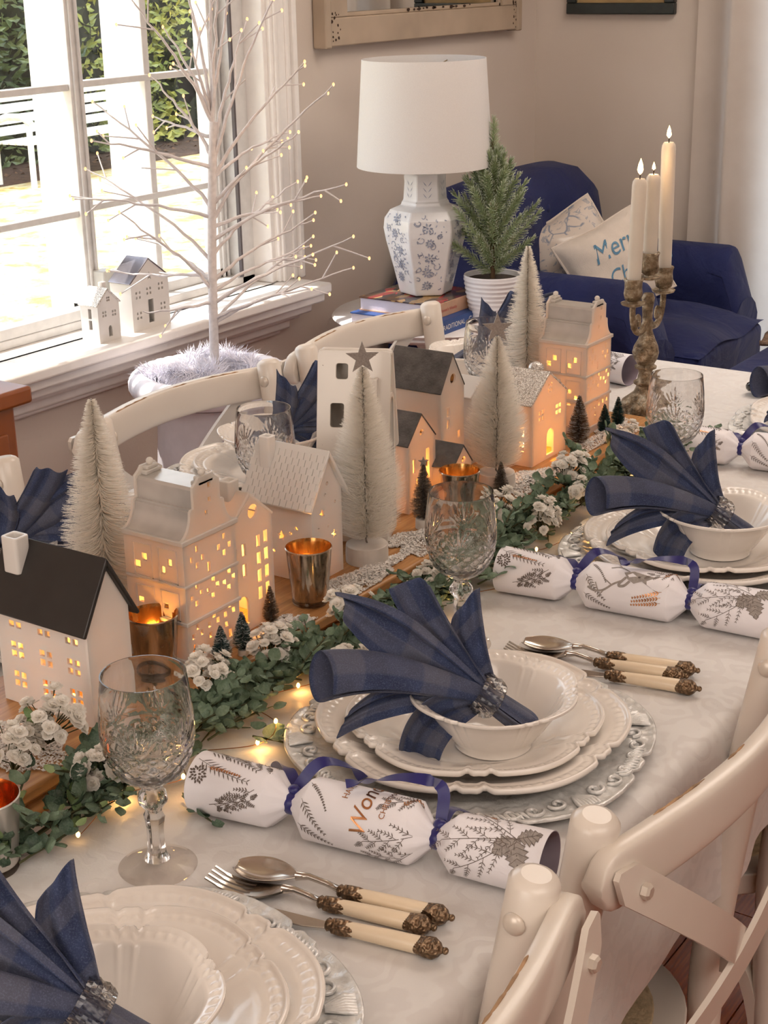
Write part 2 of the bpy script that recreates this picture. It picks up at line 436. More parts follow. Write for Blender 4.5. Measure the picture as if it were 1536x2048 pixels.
# garden bench
bench = thing('garden_bench', 'white slatted garden bench in front of the hedge outside', 'bench', (11.4, 11.6, GZ), rad(5))
BW = M('weathered_white_paint', 'e8e4da', .6, var=.25, vscale=14)
for k in range(4): MB().box((-.95, .18 + .012 * k, .46 + .105 * k), (.95, .205 + .012 * k, .545 + .105 * k)).make('back_slat', BW, bench, bevel=.004)
for k in range(5): MB().box((-.95, -.28 + .09 * k, .40), (.95, -.21 + .09 * k, .425)).make('seat_slat', BW, bench, bevel=.004)
for x in (-.92, .92):
    MB().tube([(x, .17, 0), (x, .17, .42), (x, .215, .92)], .03, 8).make('leg', BW, bench)
    MB().tube([(x, -.27, 0), (x, -.27, .62)], .03, 8).make('leg', BW, bench)
    MB().tube([(x, .19, .60), (x, 0, .66), (x, -.2, .66), (x, -.3, .60)], .035, 8).make('armrest', BW, bench)
# stone planter
pl = thing('garden_planter', 'pale stone planter standing by the hedge outside the window', 'planter', (15.6, 11.7, GZ))
ST = M('pale_stone', 'b9b7a6', .9, var=.2, bump=.3)
MB().lathe([(0, 0), (.26, 0), (.30, .06), (.28, .12), (.44, .85), (.52, .88), (.52, .98), (.45, .98), (.42, .90), (0, .86)], 24).make('body', ST, pl)
# hedges: a dark core with leaves that nobody could count
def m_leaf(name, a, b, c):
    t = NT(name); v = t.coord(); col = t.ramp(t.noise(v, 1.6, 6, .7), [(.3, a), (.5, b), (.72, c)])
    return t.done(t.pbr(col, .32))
def hedge(x0, x1, y, z1, n, lab, mat, size, seed):
    rnd = random.Random(seed)
    t = thing('hedge', lab, 'hedge', ((x0 + x1) / 2, y, GZ))
    cx = (x0 + x1) / 2
    P = [[(x0 - cx + (x1 - x0) * i / 30, -.12 + .18 * math.sin(i * 1.7 + j * 2.3) * math.sin(i * .6 + j), (z1 - GZ) * j / 14) for j in range(15)] for i in range(31)]
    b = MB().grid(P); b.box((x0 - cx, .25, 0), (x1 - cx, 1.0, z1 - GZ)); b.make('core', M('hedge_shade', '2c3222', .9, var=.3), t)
    lf = MB()
    for k in range(n):
        x = rnd.uniform(x0, x1) - cx; z = rnd.uniform(0.02, z1 - GZ); yy = rnd.uniform(-.38, -.02) + .14 * math.sin(x * 2.2) * math.sin(z * 3)
        L = size * rnd.uniform(.6, 1.2); a = rnd.uniform(0, TAU); e = rnd.uniform(-.5, .9)
        d = Vector((math.cos(a) * math.cos(e), -abs(math.sin(a)) * .6, math.sin(e))).normalized()
        s_ = d.cross(Vector((rnd.uniform(-.4, .4), -1, rnd.uniform(-.2, .6)))).normalized() * L * .2; nn = s_.cross(d).normalized() * L * .05
        p = Vector((x, yy, z))
        lf.add([p, p + d * L * .45 + s_ + nn, p + d * L, p + d * L * .45 - s_ + nn, p + d * L * .5 - nn], [(0, 1, 4), (1, 2, 4), (2, 3, 4), (3, 0, 4)])
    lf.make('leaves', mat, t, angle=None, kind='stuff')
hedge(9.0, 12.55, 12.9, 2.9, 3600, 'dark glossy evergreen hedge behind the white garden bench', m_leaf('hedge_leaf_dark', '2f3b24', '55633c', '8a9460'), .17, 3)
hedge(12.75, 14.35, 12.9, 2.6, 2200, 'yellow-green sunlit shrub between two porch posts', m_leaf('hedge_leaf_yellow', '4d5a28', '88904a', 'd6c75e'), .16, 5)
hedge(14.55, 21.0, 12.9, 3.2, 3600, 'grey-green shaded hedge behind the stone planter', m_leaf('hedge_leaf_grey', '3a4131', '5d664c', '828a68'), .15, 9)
ml = MB(); rnd = random.Random(4)
for k in range(420):
    x = rnd.uniform(9, 20); y = rnd.uniform(12.0, 12.5); s_ = rnd.uniform(.03, .07); a = rnd.uniform(0, TAU)
    ml.add([(x, y, GZ + .012), (x + s_ * math.cos(a), y + s_ * math.sin(a), GZ + .03), (x + s_ * math.cos(a + .8), y + s_ * math.sin(a + .8), GZ + .012)], [(0, 1, 2)])
mulch = ml.make('fallen_leaves', M('dry_leaf', '7a5a42', .9, var=.5, vscale=4), angle=None, kind='stuff'); tag(mulch, 'brown fallen leaves scattered under the hedge outside', 'leaves')
struct(MB().box((8, 11.6, GZ - .02), (21, 14, GZ + .01)).make('garden_bed', M('bark_mulch', '5f4636', .95, var=.5, vscale=12, bump=.5, bscale=30, bdist=.02), angle=None))

# ================================================================== table, cloth, board
TZ, BZ = .75, .78
TX0, TX1, TY0, TY1 = .08, 2.46, .466, 1.415
OAK = M('table_oak', '8a5a34', .45, var=.25, vscale=14)
tb = thing('dining_table', 'long wooden dining table hidden under the white damask cloth', 'table', ((TX0 + TX1) / 2, (TY0 + TY1) / 2, 0))
hx, hy = (TX1 - TX0) / 2, (TY1 - TY0) / 2
MB().box((-hx + .012, -hy + .012, .71), (hx - .012, hy - .012, .7485)).make('tabletop', OAK, tb, bevel=.004)
for sx in (-1, 1):
    for sy in (-1, 1): MB().lathe([(.0, 0), (.028, 0), (.032, .2), (.04, .5), (.042, .71)], 16, Matrix.Translation((sx * (hx - .14), sy * (hy - .14), 0))).make('leg', OAK, tb)
for sy in (-1, 1): MB().box((-hx + .14, sy * (hy - .14) - .012, .62), (hx - .14, sy * (hy - .14) + .012, .71)).make('apron', OAK, tb)
def m_damask():
    t = NT('white_damask_cloth'); v = t.coord()
    wv = t.n('ShaderNodeTexWave', wave_type='RINGS'); wv.inputs['Scale'].default_value = 14; wv.inputs['Distortion'].default_value = 12; wv.inputs['Detail'].default_value = 1.6; wv.inputs['Detail Scale'].default_value = 2.2
    t.l(v, wv.inputs[0]); msk = t.ramp(wv.outputs['Fac'], [(.35, 0.), (.75, 1.)])
    c = t.mix(msk, lin('e4dfdb'), lin('dfd9d5')); r = t.ramp(msk, [(0, .42), (1, .68)])
    h = t.math('ADD', t.math('MULTIPLY', msk, .6), t.math('MULTIPLY', t.noise(v, 500, 2), .5))
    return t.done(t.pbr(c, r, 0, t.bump(h, .22, .0012), Sheen_Weight=.15))
def tablecloth():
    mb = MB(); hx2, hy2, rc = hx, hy, .035
    per = []
    nseg = 150
    def line(a, b, n):
        return [(a[0] + (b[0] - a[0]) * i / n, a[1] + (b[1] - a[1]) * i / n) for i in range(n)]
    cs = [(hx2 - rc, -hy2 + rc, -90), (hx2 - rc, hy2 - rc, 0), (-hx2 + rc, hy2 - rc, 90), (-hx2 + rc, -hy2 + rc, 180)]
    for i, (cx, cy, a) in enumerate(cs):
        for k in range(9):
            aa = rad(a + 90 * k / 8); per.append((cx + rc * math.cos(aa), cy + rc * math.sin(aa), math.cos(aa), math.sin(aa)))
        nx_, ny_, na = cs[(i + 1) % 4]; e = per[-1]; a1 = rad(a + 90)
        p1 = (nx_ + rc * math.cos(a1), ny_ + rc * math.sin(a1)); n = int(math.hypot(p1[0] - e[0], p1[1] - e[1]) / .02)
        for k in range(1, n): per.append((e[0] + (p1[0] - e[0]) * k / n, e[1] + (p1[1] - e[1]) * k / n, math.cos(a1), math.sin(a1)))
    N = len(per); L = 0; acc = [0]
    for i in range(1, N): L += math.hypot(per[i][0] - per[i - 1][0], per[i][1] - per[i - 1][1]); acc.append(L)
    P = []
    prof = [(-.02, .7515), (-.008, .7513), (0.0, .749), (.005, .743), (.008, .73)] + [(.010, .73 - .16 * k / 12) for k in range(1, 13)]
    for j, (off, z) in enumerate(prof):
        g = max(0, (.745 - z)) / .17
        row = []
        for i, (x, y, nx, ny) in enumerate(per):
            s_ = acc[i]
            f = math.sin(s_ * 21 + 1.3 * math.sin(s_ * 5)) * .6 + .4 * math.sin(s_ * 37 + 2)
            cr = 1 + 1.2 * max(0, abs(nx * ny)) * 2
            o = off + g * (.003 + .011 * f) * cr
            row.append((x + nx * o, y + ny * o, z - .012 * g * math.sin(s_ * 9)))
        P.append(row)
    mb.grid(P, cv=True); mb.f.append(tuple(range(N)))
    c = mb.make('tablecloth', m_damask(), angle=60); c.location = tb.location
    return tag(c, 'white damask tablecloth with swirl pattern draped over the dining table', 'tablecloth')
tablecloth()
def m_board():
    t = NT('honey_oak_board'); v = t.coord()
    g = t.noise(t.scale(v, (2.2, 40, 12)), 5, 6, .6, .5)
    c = t.ramp(g, [(.25, '9a6838'), (.5, 'b98450'), (.75, 'cc9a63')])
    return t.done(t.pbr(c, .42, 0, t.bump(g, .12, .001)))
BOARD = m_board()
BX0, BX1, BY0, BY1 = .56, 2.03, .889, 1.076
bd = thing('centrepiece_board', 'long honey-coloured wooden board with moulded edge under the ceramic village', 'board', ((BX0 + BX1) / 2, (BY0 + BY1) / 2, TZ))
bx, by = (BX1 - BX0) / 2, (BY1 - BY0) / 2
MB().box((-bx, -by, .017), (bx, by, .0295)).make('top', BOARD, bd, bevel=.003)
MB().box((-bx + .006, -by + .007, .011), (bx - .006, by - .007, .017)).make('cove', BOARD, bd, bevel=.001)
MB().box((-bx - .003, -by - .004, .0012), (bx + .003, by + .004, .011)).make('base_moulding', BOARD, bd, bevel=.004, seg=3)

# ================================================================== ceramic houses
def m_porcelain(name, col, tr_, rough=.3, bump=.05, bscale=60, speck=False):
    t = NT(name); v = t.coord(); c0 = lin(col)
    c = t.ramp(t.noise(v, 25, 1), [(.3, tuple(x * .95 for x in c0)), (.7, c0)])
    if speck: c = t.mix(t.ramp(t.noise(v, 260, 2, .5), [(.74, 0.), (.77, 1.)]), c, lin('6b4a2c'))
    p = t.pbr(c, rough, 0, t.bump(t.noise(v, bscale, 1), bump, .002)); tr = t.n('ShaderNodeBsdfTranslucent'); t.l(c, tr.inputs[0])
    mx = t.n('ShaderNodeMixShader'); mx.inputs[0].default_value = tr_; t.l(p, mx.inputs[1]); t.l(tr.outputs[0], mx.inputs[2])
    return t.done(mx.outputs[0])
PORC = m_porcelain('translucent_porcelain', 'f3ece4', .50, .42)
GLAZE = m_porcelain('white_glazed_ceramic', 'f5efe9', .22, .16)
SPECK = m_porcelain('speckled_stoneware', 'efe6dc', .05, .22, speck=True)
BLACKG = M('black_roof_glaze', '2b2725', .32, var=.15)
SLATE = M('brushed_slate_roof', '5d5753', .8, var=.35, vscale=60, bump=.4, bscale=300)
SILVERP = M('pearl_silver_roof', 'd2ccc6', .34, .55, var=.12, vscale=30)
GREYP = M('dark_silver_roof', '8f8b93', .22, .85, var=.15)
def m_glitter():
    t = NT('silver_glitter'); v = t.coord(); vo = t.n('ShaderNodeTexVoronoi'); vo.inputs['Scale'].default_value = 850; t.l(v, vo.inputs['Vector'])
    sp = t.n('ShaderNodeSeparateXYZ'); t.l(vo.outputs['Color'], sp.inputs[0])
    c = t.ramp(sp.outputs[0], [(.05, 'a2978d'), (.45, 'cfc4b9'), (.8, 'fffaf4')])
    return t.done(t.pbr(c, t.ramp(sp.outputs[1], [(.2, .5), (.8, .15)]), t.ramp(sp.outputs[2], [(.4, .1), (.6, .5)]), t.bump(sp.outputs[1], 1.0, .006)))
GLIT = m_glitter()
WARM = (1.0, .35, .05)
def candle_in(parent, p, e): lamp('tealight_glow', 'POINT', p, WARM, e * 3.6, radius=.006, parent=parent)
FLAME = None
def m_flame():
    t = NT('candle_flame'); v = t.coord(); e = t.n('ShaderNodeEmission'); c = t.ramp(t.noise(v, 40, 2), [(.2, (1.0, .50, .14)), (.7, (1.0, .72, .34))])
    t.l(c, e.inputs[0]); e.inputs[1].default_value = 9; return t.done(e.outputs[0])
FLAME = m_flame(); FLAME.cycles.emission_sampling = 'NONE'
WAX = m_porcelain('cream_wax', 'efe4d6', .3, .4)
def tealight(loc, lab, lit=True):
    t = thing('tea_light', lab, 'candle', loc)
    MB().lathe([(0, .0005), (.017, .0005), (.0178, .014), (.0165, .014), (.0165, .0095), (0, .0095)], 20).make('cup', M('tealight_tin', 'c9c5bf', .3, .9), t)
    MB().lathe([(0, .009), (.0163, .009), (.0163, .0115), (0, .012)], 20).make('wax', WAX, t)
    fl = MB().lathe([(0, .0125), (.0028, .016), (.0036, .020), (.0022, .027), (0, .034)], 10).make('flame', FLAME, t, angle=180)
    return t
def gable(w, he, hr, cx=None):
    cx = w / 2 if cx is None else cx
    return [(0, 0), (w, 0), (w, he), (cx, hr), (0, he)]
def roof(t, w, d, he, hr, ov, oy, th, mat, name='roof', cx=None, flare=0):
    cx = w / 2 if cx is None else cx
    for side in (0, 1):
        ex = 0 if side == 0 else w; dx = cx - ex; dz = hr - he; L = math.hypot(dx, dz); ux, uz = dx / L, dz / L
        nx, nz = (-uz, ux) if side == 0 else (uz, -ux)
        a = (ex - ux * ov, he - uz * ov); b = (cx, hr)
        q = [a, b, (b[0], b[1] + th / abs(ux) if abs(ux) > .2 else b[1] + th), (a[0] + nx * th, a[1] + nz * th)]
        if side: q = q[::-1]
        m = MB(); k = len(q)
        m.add([(x, -oy, z) for x, z in q] + [(x, d + oy, z) for x, z in q], [tuple(range(k)), tuple(range(2 * k - 1, k - 1, -1))] + [(i, i + k, (i + 1) % k + k, (i + 1) % k) for i in range(k)])
        m.make('roof_panel', mat, t, bevel=min(.0015, th * .35))
def chimney(t, x, y, z0, z1, wx, wy, mat):
    m = MB(); m.plate(rrect(x - wx / 2, y - wy / 2, x + wx / 2, y + wy / 2, min(wx, wy) * .2), [rrect(x - wx / 2 + .0035, y - wy / 2 + .0035, x + wx / 2 - .0035, y + wy / 2 - .0035, .0015)], z1 - z0, Matrix.Translation((0, 0, z0)))
    m.make('chimney', mat, t, bevel=.001)
def house(name, lab, x0, y0, z0, w, d, he, hr, fh, lh, mat, th=.003, bev=.0012, cx=None, grp=None, base=True):
    t = thing(name, lab, 'ceramic house', (x0, y0, z0), group=grp)
    g = gable(w, he, hr, cx)
    MB().plate(g, fh, th, wall_front(0)).make('front_wall', mat, t, angle=30)
    MB().plate(g, [], th, wall_front(d - th)).make('rear_wall', mat, t, angle=30)
    MB().plate(rect(th, 0, d - th, he), lh, th, wall_side(0)).make('side_wall', mat, t, angle=30)
    MB().plate(rect(th, 0, d - th, he), [], th, wall_side(w - th)).make('side_wall', mat, t, angle=30)
    return t
def quads(cx, cz, s, g):      # a window of four square panes
    return [rect(cx + a * (s + g) / 2 - s / 2, cz + b * (s + g) / 2 - s / 2, cx + a * (s + g) / 2 + s / 2, cz + b * (s + g) / 2 + s / 2) for a in (-1, 1) for b in (-1, 1)]

# H1 white house, black roof, nine four-pane windows on its long side
lh = []
for c in (.020, .055, .092):
    for r in (.026, .056, .086): lh += quads(c, r, .0062, .0030)
t = house('ceramic_house', 'white glazed house with a black roof, nearest the camera', .868, .918, BZ, .054, .116, .102, .150, [], lh, GLAZE)
roof(t, .054, .116, .102, .150, .012, .006, .004, BLACKG)
chimney(t, .016, .098, .128, .163, .018, .020, GLAZE)
candle_in(t, (.027, .06, .05), .09)

# the two tall canal houses with stepped dutch gables
def dutch(name, lab, x0, y0, e, grp):
    t = thing(name, lab, 'ceramic house', (x0, y0, BZ), group=grp)
    w, d, he = .078, .076, .132; c = w / 2
    def outline(sh):
        half = [(c - sh, 0), (c - sh, he), (c + .003 - sh * .5, he + .002)]
        for k in range(1, 7):
            a = rad(90 * k / 6); half.append((c + .003 - .017 * math.sin(a) - sh * .5, he + .002 + .025 * (1 - math.cos(a))))
        half += [(c - .016 - sh, he + .029), (c - .0195 - sh, he + .029), (c - .0195 - sh, he + .050), (c - .026, he + .0545), (c - .029, he + .058)]
        return [(c + x, z) for x, z in half] + [(c - x, z) for x, z in reversed(half)]
    fh = []
    def r_(x, z, a=.0034, b=.0052): fh.append(rect(x, z, x + a, z + b))
    for x, z in ((.041, .176), (.0405, .162), (.035, .150)): r_(x, z, .0052 if z > .17 else .0046, .0065 if z > .17 else .005)
    for ox in (.010, .050):
        for x, z in ((0, .108), (.0075, .100), (.016, .106), (.0085, .117)): r_(ox + x, z, .0042, .0068)
    r_(.0345, .091, .0042, .011)
    for ox in (.006, .030, .054):
        for x, z in ((.001, .070), (.0075, .063), (.009, .079), (.0150, .072)): r_(ox + x, z, .0046, .0052)
    for ox, oz in ((.006, .030), (.030, .034), (.054, .036)):
        for x, z in ((0, .0), (.007, .008), (.0125, .0005), (.001, -.011)): r_(ox + x, oz + z, .0044, .0056)
    for x, z in ((.006, .010), (.012, .004), (.060, .012)): r_(x, z, .0048, .009)
    MB().plate(outline(0), fh, .003, wall_front(0)).make('front_wall', PORC, t, angle=30)
    MB().plate(outline(0), [], .003, wall_front(d - .003)).make('rear_wall', PORC, t, angle=30)
    lh = []
    for ox in (.014, .046):
        for x, z in ((0.001, .105), (.010, .096)): lh.append(rect(ox + x, z, ox + x + .0062, z + .0080))
        for x, z in ((-.001, .052), (.009, .060), (.010, .042)): lh.append(rect(ox + x, z, ox + x + .0062, z + .0056))
    MB().plate(rect(.003, 0, d - .003, he), lh, .003, wall_side(0)).make('side_wall', PORC, t, angle=30)
    MB().plate(rect(.003, 0, d - .003, he), [], .003, wall_side(w - .003)).make('side_wall', PORC, t, angle=30)
    for z, h_, o_ in ((0, .010, .0022), (.046, .004, .002), (.085, .003, .0016), (he - .003, .005, .0024)):
        m = MB(); m.box((-o_, -o_, z), (w + o_, .0015, z + h_)); m.box((-o_, 0, z), (.0015, d, z + h_)); m.box((w - .0015, 0, z), (w + o_, d, z + h_))
        m.make('cornice', PORC, t, angle=30, bevel=.0007)
    for ox in (.012, .044):          # raised panel frames on the side wall
        for z0, z1 in ((.088, .122), (.050, .078)):
            m = MB()
            for a, b, e_, f_ in ((ox - .004, z0, ox + .020, z0 + .0012), (ox - .004, z1, ox + .020, z1 + .0012), (ox - .004, z0, ox - .0028, z1), (ox + .0188, z0, ox + .020, z1)): m.box((-.0011, a, b), (.0005, e_, f_))
            m.make('panel_frame', PORC, t, angle=30)
    # roof: curved lower slope, ledge, upper box, cap
    m = MB()
    pr_ = [(c + .001, he + .001)]
    for k in range(1, 9):
        a = rad(90 * k / 8); pr_.append((c + .001 - .017 * math.sin(a), he + .001 + .0245 * (1 - math.cos(a))))
    pr_ += [(c - .018, he + .026), (c - .018, he + .028), (c - .0215, he + .028), (c - .0215, he + .046), (c - .0235, he + .049), (0.0, he + .0495)]
    full = [(c + x, z) for x, z in pr_] + [(c - x, z) for x, z in reversed(pr_[:-1])]
    k = len(full)
    m.add([(x, .0028, z) for x, z in full] + [(x, d - .0028, z) for x, z in full], [(i, i + 1, i + 1 + k, i + k) for i in range(k - 1)])
    m.make('roof', SILVERP, t, angle=25)
    for yy in (.005, d - .005):
        m = MB(); m.box((c - .011, yy - .005, he + .049), (c + .011, yy + .005, he + .0535)); m.box((c - .008, yy - .004, he + .0535), (c + .008, yy + .004, he + .0575)); m.make('gable_cap', PORC, t, bevel=.0012)
        MB().ball((c, yy, he + .0605), .0038, 12, 8).make('finial', PORC, t)
    candle_in(t, (c, d * .45, .066), e * 1.7)
    return t
dutch('ceramic_canal_house', 'tall white canal house with stepped gable beside the copper-lit votive, nearer one', 1.006, .924, .16, 'tall canal houses')
dutch('ceramic_canal_house', 'tall white canal house with stepped gable in front of the armchair, farther one', 1.893, .950, .16, 'tall canal houses')

# H3 narrow house with round window and arched doorway
fh = [circ(.037, .126, .0078, 18), arch(.0045, .008, .0245, .040)]
for z, h_ in ((.058, .014), (.080, .014)): fh += [rect(.003, z, .0095, z + h_), rect(.017, z + .002, .0235, z + h_ + .002)]
for z in (.028, .047, .066, .085): fh += [rect(.0405, z, .0465, z + .0135), rect(.0525, z + .0015, .0585, z + .015)]
t = house('ceramic_house', 'white gabled house with round window and arched doorway next to the nearer canal house', 1.0885, .935, BZ, .067, .075, .114, .143, fh, [], PORC)
roof(t, .067, .075, .114, .143, .002, .0, .0035, PORC)
chimney(t, .030, .024, .136, .158, .017, .016, PORC)
candle_in(t, (.034, .045, .055), .26)
tealight((1.104, .966, BZ), 'lit tea light glowing in the arched doorway of the round-windowed house')

# H4 star house with tiled roof
fh = [star(.020, .078, .0062, 100), star(.012, .034, .0066, 80), star(.041, .048, .0060, 95), circ(.030, .110, .0024, 8), circ(.030, .060, .0016, 8), circ(.012, .062, .0016, 8), circ(.026, .098, .0018, 8), circ(.044, .085, .0020, 8)]
lh = [star(.043, .050, .0072, 95), circ(.022, .062, .0025, 10), circ(.030, .055, .0022, 10), circ(.055, .030, .0024, 10), circ(.030, .030, .0022, 10)]
t = house('ceramic_house', 'white house with star cut-outs and tiled roof beside the white bristle tree', 1.243, .95, BZ, .056, .085, .098, .143, fh, lh, GLAZE, cx=.028)
roof(t, .056, .085, .098, .143, .014, .007, .0035, GLAZE)
for side in (0, 1):
    if side: break
    ux, uz = .028 / math.hypot(.028, .045), .045 / math.hypot(.028, .045)
    tile = MB().box((-.0001, -.0040, 0), (.0078, .0040, .0013)).make('roof_tile', GLAZE, t, bevel=.0006)
    rotm = Matrix(((ux, 0, -uz, 0), (0, 1, 0, 0), (uz, 0, ux, 0), (0, 0, 0, 1)))
    first = True
    for i in range(8):
        for j in range(11):
            s_ = -.0125 + i * .0079
            p = Vector((ux * s_ - uz * .0034, -.0030 + j * .0087 + (.004 if i % 2 else 0), .098 + uz * s_ + ux * .0034))
            mm = Matrix.Translation(p) @ rotm @ Matrix.Rotation(rad(-5), 4, 'Y')
            if first: tile.matrix_basis = mm; first = False
            else: inst('roof_tile', tile.data, t, mm)
chimney(t, .016, .070, .112, .158, .014, .015, GLAZE)
candle_in(t, (.026, .03, .03), .10)

# H5 tall speckled house with a steep roof
t = thing('ceramic_house', 'tall speckled stoneware house with steep roof and square skylights behind the big bristle tree', 'ceramic house', (1.392, .952, BZ), rad(24))
w, d, he, hr = .062, .078, .106, .222
g = [(0, 0), (w, 0), (w, he), (w * .55, hr), (w * .42, hr), (0, he)]
MB().plate(g, [arch(.02, .06, .046, .17)], .003, wall_front(0)).make('front_wall', SPECK, t, angle=30)
MB().plate(g, [], .003, wall_front(d - .003)).make('rear_wall', SPECK, t, angle=30)
MB().box((0, .003, 0), (.003, d - .003, he)).make('side_wall', SPECK, t); MB().box((w - .003, .003, 0), (w, d - .003, he)).make('side_wall', SPECK, t)
sl = math.hypot(w * .42, hr - he); ux, uz = w * .42 / sl, (hr - he) / sl
mr = Matrix(((0, ux, -uz, -uz * .001), (1, 0, 0, 0), (0, uz, ux, he), (0, 0, 0, 1)))
MB().plate(rrect(-.004, -.006, d + .004, sl + .004, .006), [rrect(.046, .090, .060, .108, .003), rrect(.050, .034, .066, .062, .003)], .004, mr).make('roof_panel', SPECK, t, angle=30, bevel=.0014)
sr = math.hypot(w * .45, hr - he); ux2, uz2 = -w * .45 / sr, (hr - he) / sr
mr2 = Matrix(((0, ux2, uz2, w), (1, 0, 0, 0), (0, uz2, -ux2, he), (0, 0, 0, 1)))
MB().plate(rrect(-.004, -.006, d + .004, sr + .004, .006), [], .004, mr2).make('roof_panel', SPECK, t, angle=30, bevel=.0014)
m = MB(); m.plate(rect(.010, .0, .029, .018), [rect(.014, .004, .025, .014)], .040, Matrix(((0, 1, 0, .004), (1, 0, 0, 0), (0, 0, 1, .158), (0, 0, 0, 1)))); m.make('chimney', SPECK, t, bevel=.0012)
MB().box((w * .40, -.004, hr - .001), (w * .57, d + .004, hr + .003)).make('ridge_cap', SPECK, t, bevel=.0012)
MB().plate(arch(.016, .056, .050, .176), [arch(.02, .06, .046, .17)], .002, wall_front(-.002)).make('arch_moulding', SPECK, t, bevel=.0006)

# H6, H7, H8: matt white houses with dark slate roofs
def slate_house(lab, x0, y0, w, d, he, hr, fh, lh, cx, e):
    t = house('ceramic_house', lab, x0, y0, BZ, w, d, he, hr, fh, lh, PORC, bev=.0008, cx=cx, grp='white houses with slate roofs')
    roof(t, w, d, he, hr, .001, .0005, .0022, SLATE, cx=cx)
    candle_in(t, (w * .5, d * .4, .03), e); return t
slate_house('tallest white house with dark slate roof, behind the two smaller slate-roofed houses', 1.588, 1.000, .056, .088, .128, .172, [circ(.029, .142, .0070, 14), rect(.014, .094, .021, .106), rect(.014, .078, .0205, .090), rect(.038, .020, .046, .050), rect(.040, .060, .046, .070)], [], .029, .10)
slate_house('middle-sized white house with dark slate roof, left of the two slate-roofed neighbours', 1.488, .985, .062, .078, .087, .120, [circ(.031, .098, .0048, 12), rect(.010, .050, .0165, .068), rect(.040, .035, .048, .075), rect(.018, .030, .024, .042), rect(.028, .040, .033, .060)], [], .031, .16)
slate_house('smallest white house with dark slate roof, right behind the silver votive', 1.543, .955, .046, .045, .047, .071, [circ(.026, .054, .0045, 14)], [], .026, .05)

# H9 glitter roof house
fh = [circ(.050 - .0034, .100 + .0038, .0032, 8), circ(.050 + .0034, .1038, .0032, 8), circ(.0466, .0962, .0032, 8), circ(.0534, .0962, .0032, 8)]
fh += quads(.027, .066, .0064, .0022) + quads(.074, .064, .0064, .0022) + [arch(.042, .006, .062, .042)]
t = house('ceramic_house', 'white house with a silver glitter roof and glowing arched door', 1.728, .945, BZ, .098, .062, .085, .119, fh, [rect(.012, .02, .020, .034), rect(.012, .040, .020, .056)], PORC, bev=.001)
roof(t, .098, .062, .085, .119, .002, .0, .003, GLIT)
MB().ball((.064, .030, .120), .011, 14, 8, sc=(1, 1, .8)).make('chimney', GLIT, t)
candle_in(t, (.05, .035, .045), .28)
tealight((1.779, .985, BZ), 'lit tea light inside the glitter-roofed house')

# H11 plain white house standing behind the right-hand bristle tree
t = house('ceramic_house', 'plain white house half hidden behind the right-hand white bristle tree', 1.700, 1.022, BZ, .060, .060, .092, .112, [rect(.010, .012, .020, .030), rect(.036, .012, .046, .030)], [rect(.008, .006, .020, .020)], GLAZE)
roof(t, .060, .060, .092, .112, .002, 0, .003, GLAZE)

# two houses on the window sill
SZ = .72
lh = [rect(.018, .026, .027, .045), rect(.018, .048, .027, .068)]
fh = quads(.018, .057, .0048, .0020) + quads(.045, .055, .0048, .0020) + [circ(.0285, .088, .0024, 8), circ(.0335, .088, .0024, 8), circ(.0285, .0825, .0024, 8), circ(.0335, .0825, .0024, 8), arch(.0265, .010, .0375, .032)]
t = house('ceramic_house', 'small white house with glitter roof on the window sill', 2.135, 2.142, SZ, .060, .048, .076, .104, fh, lh, GLAZE)
roof(t, .060, .048, .076, .104, .004, .002, .003, GLIT); chimney(t, .042, .024, .094, .115, .013, .012, GLAZE)
fh = quads(.020, .032, .0050, .0048) + quads(.092, .040, .0050, .0048) + quads(.020, .074, .0050, .0048) + quads(.052, .078, .0050, .0048) + quads(.088, .082, .0050, .0048) + [rect(.048, .012, .064, .060), star(.056, .108, .0095, 90)]
t = house('ceramic_house', 'larger white house with shiny grey roof and star cut-out on the window sill', 2.241, 2.150, SZ, .112, .058, .100, .142, fh, [], GLAZE)
roof(t, .112, .058, .100, .142, .003, .001, .003, GREYP)

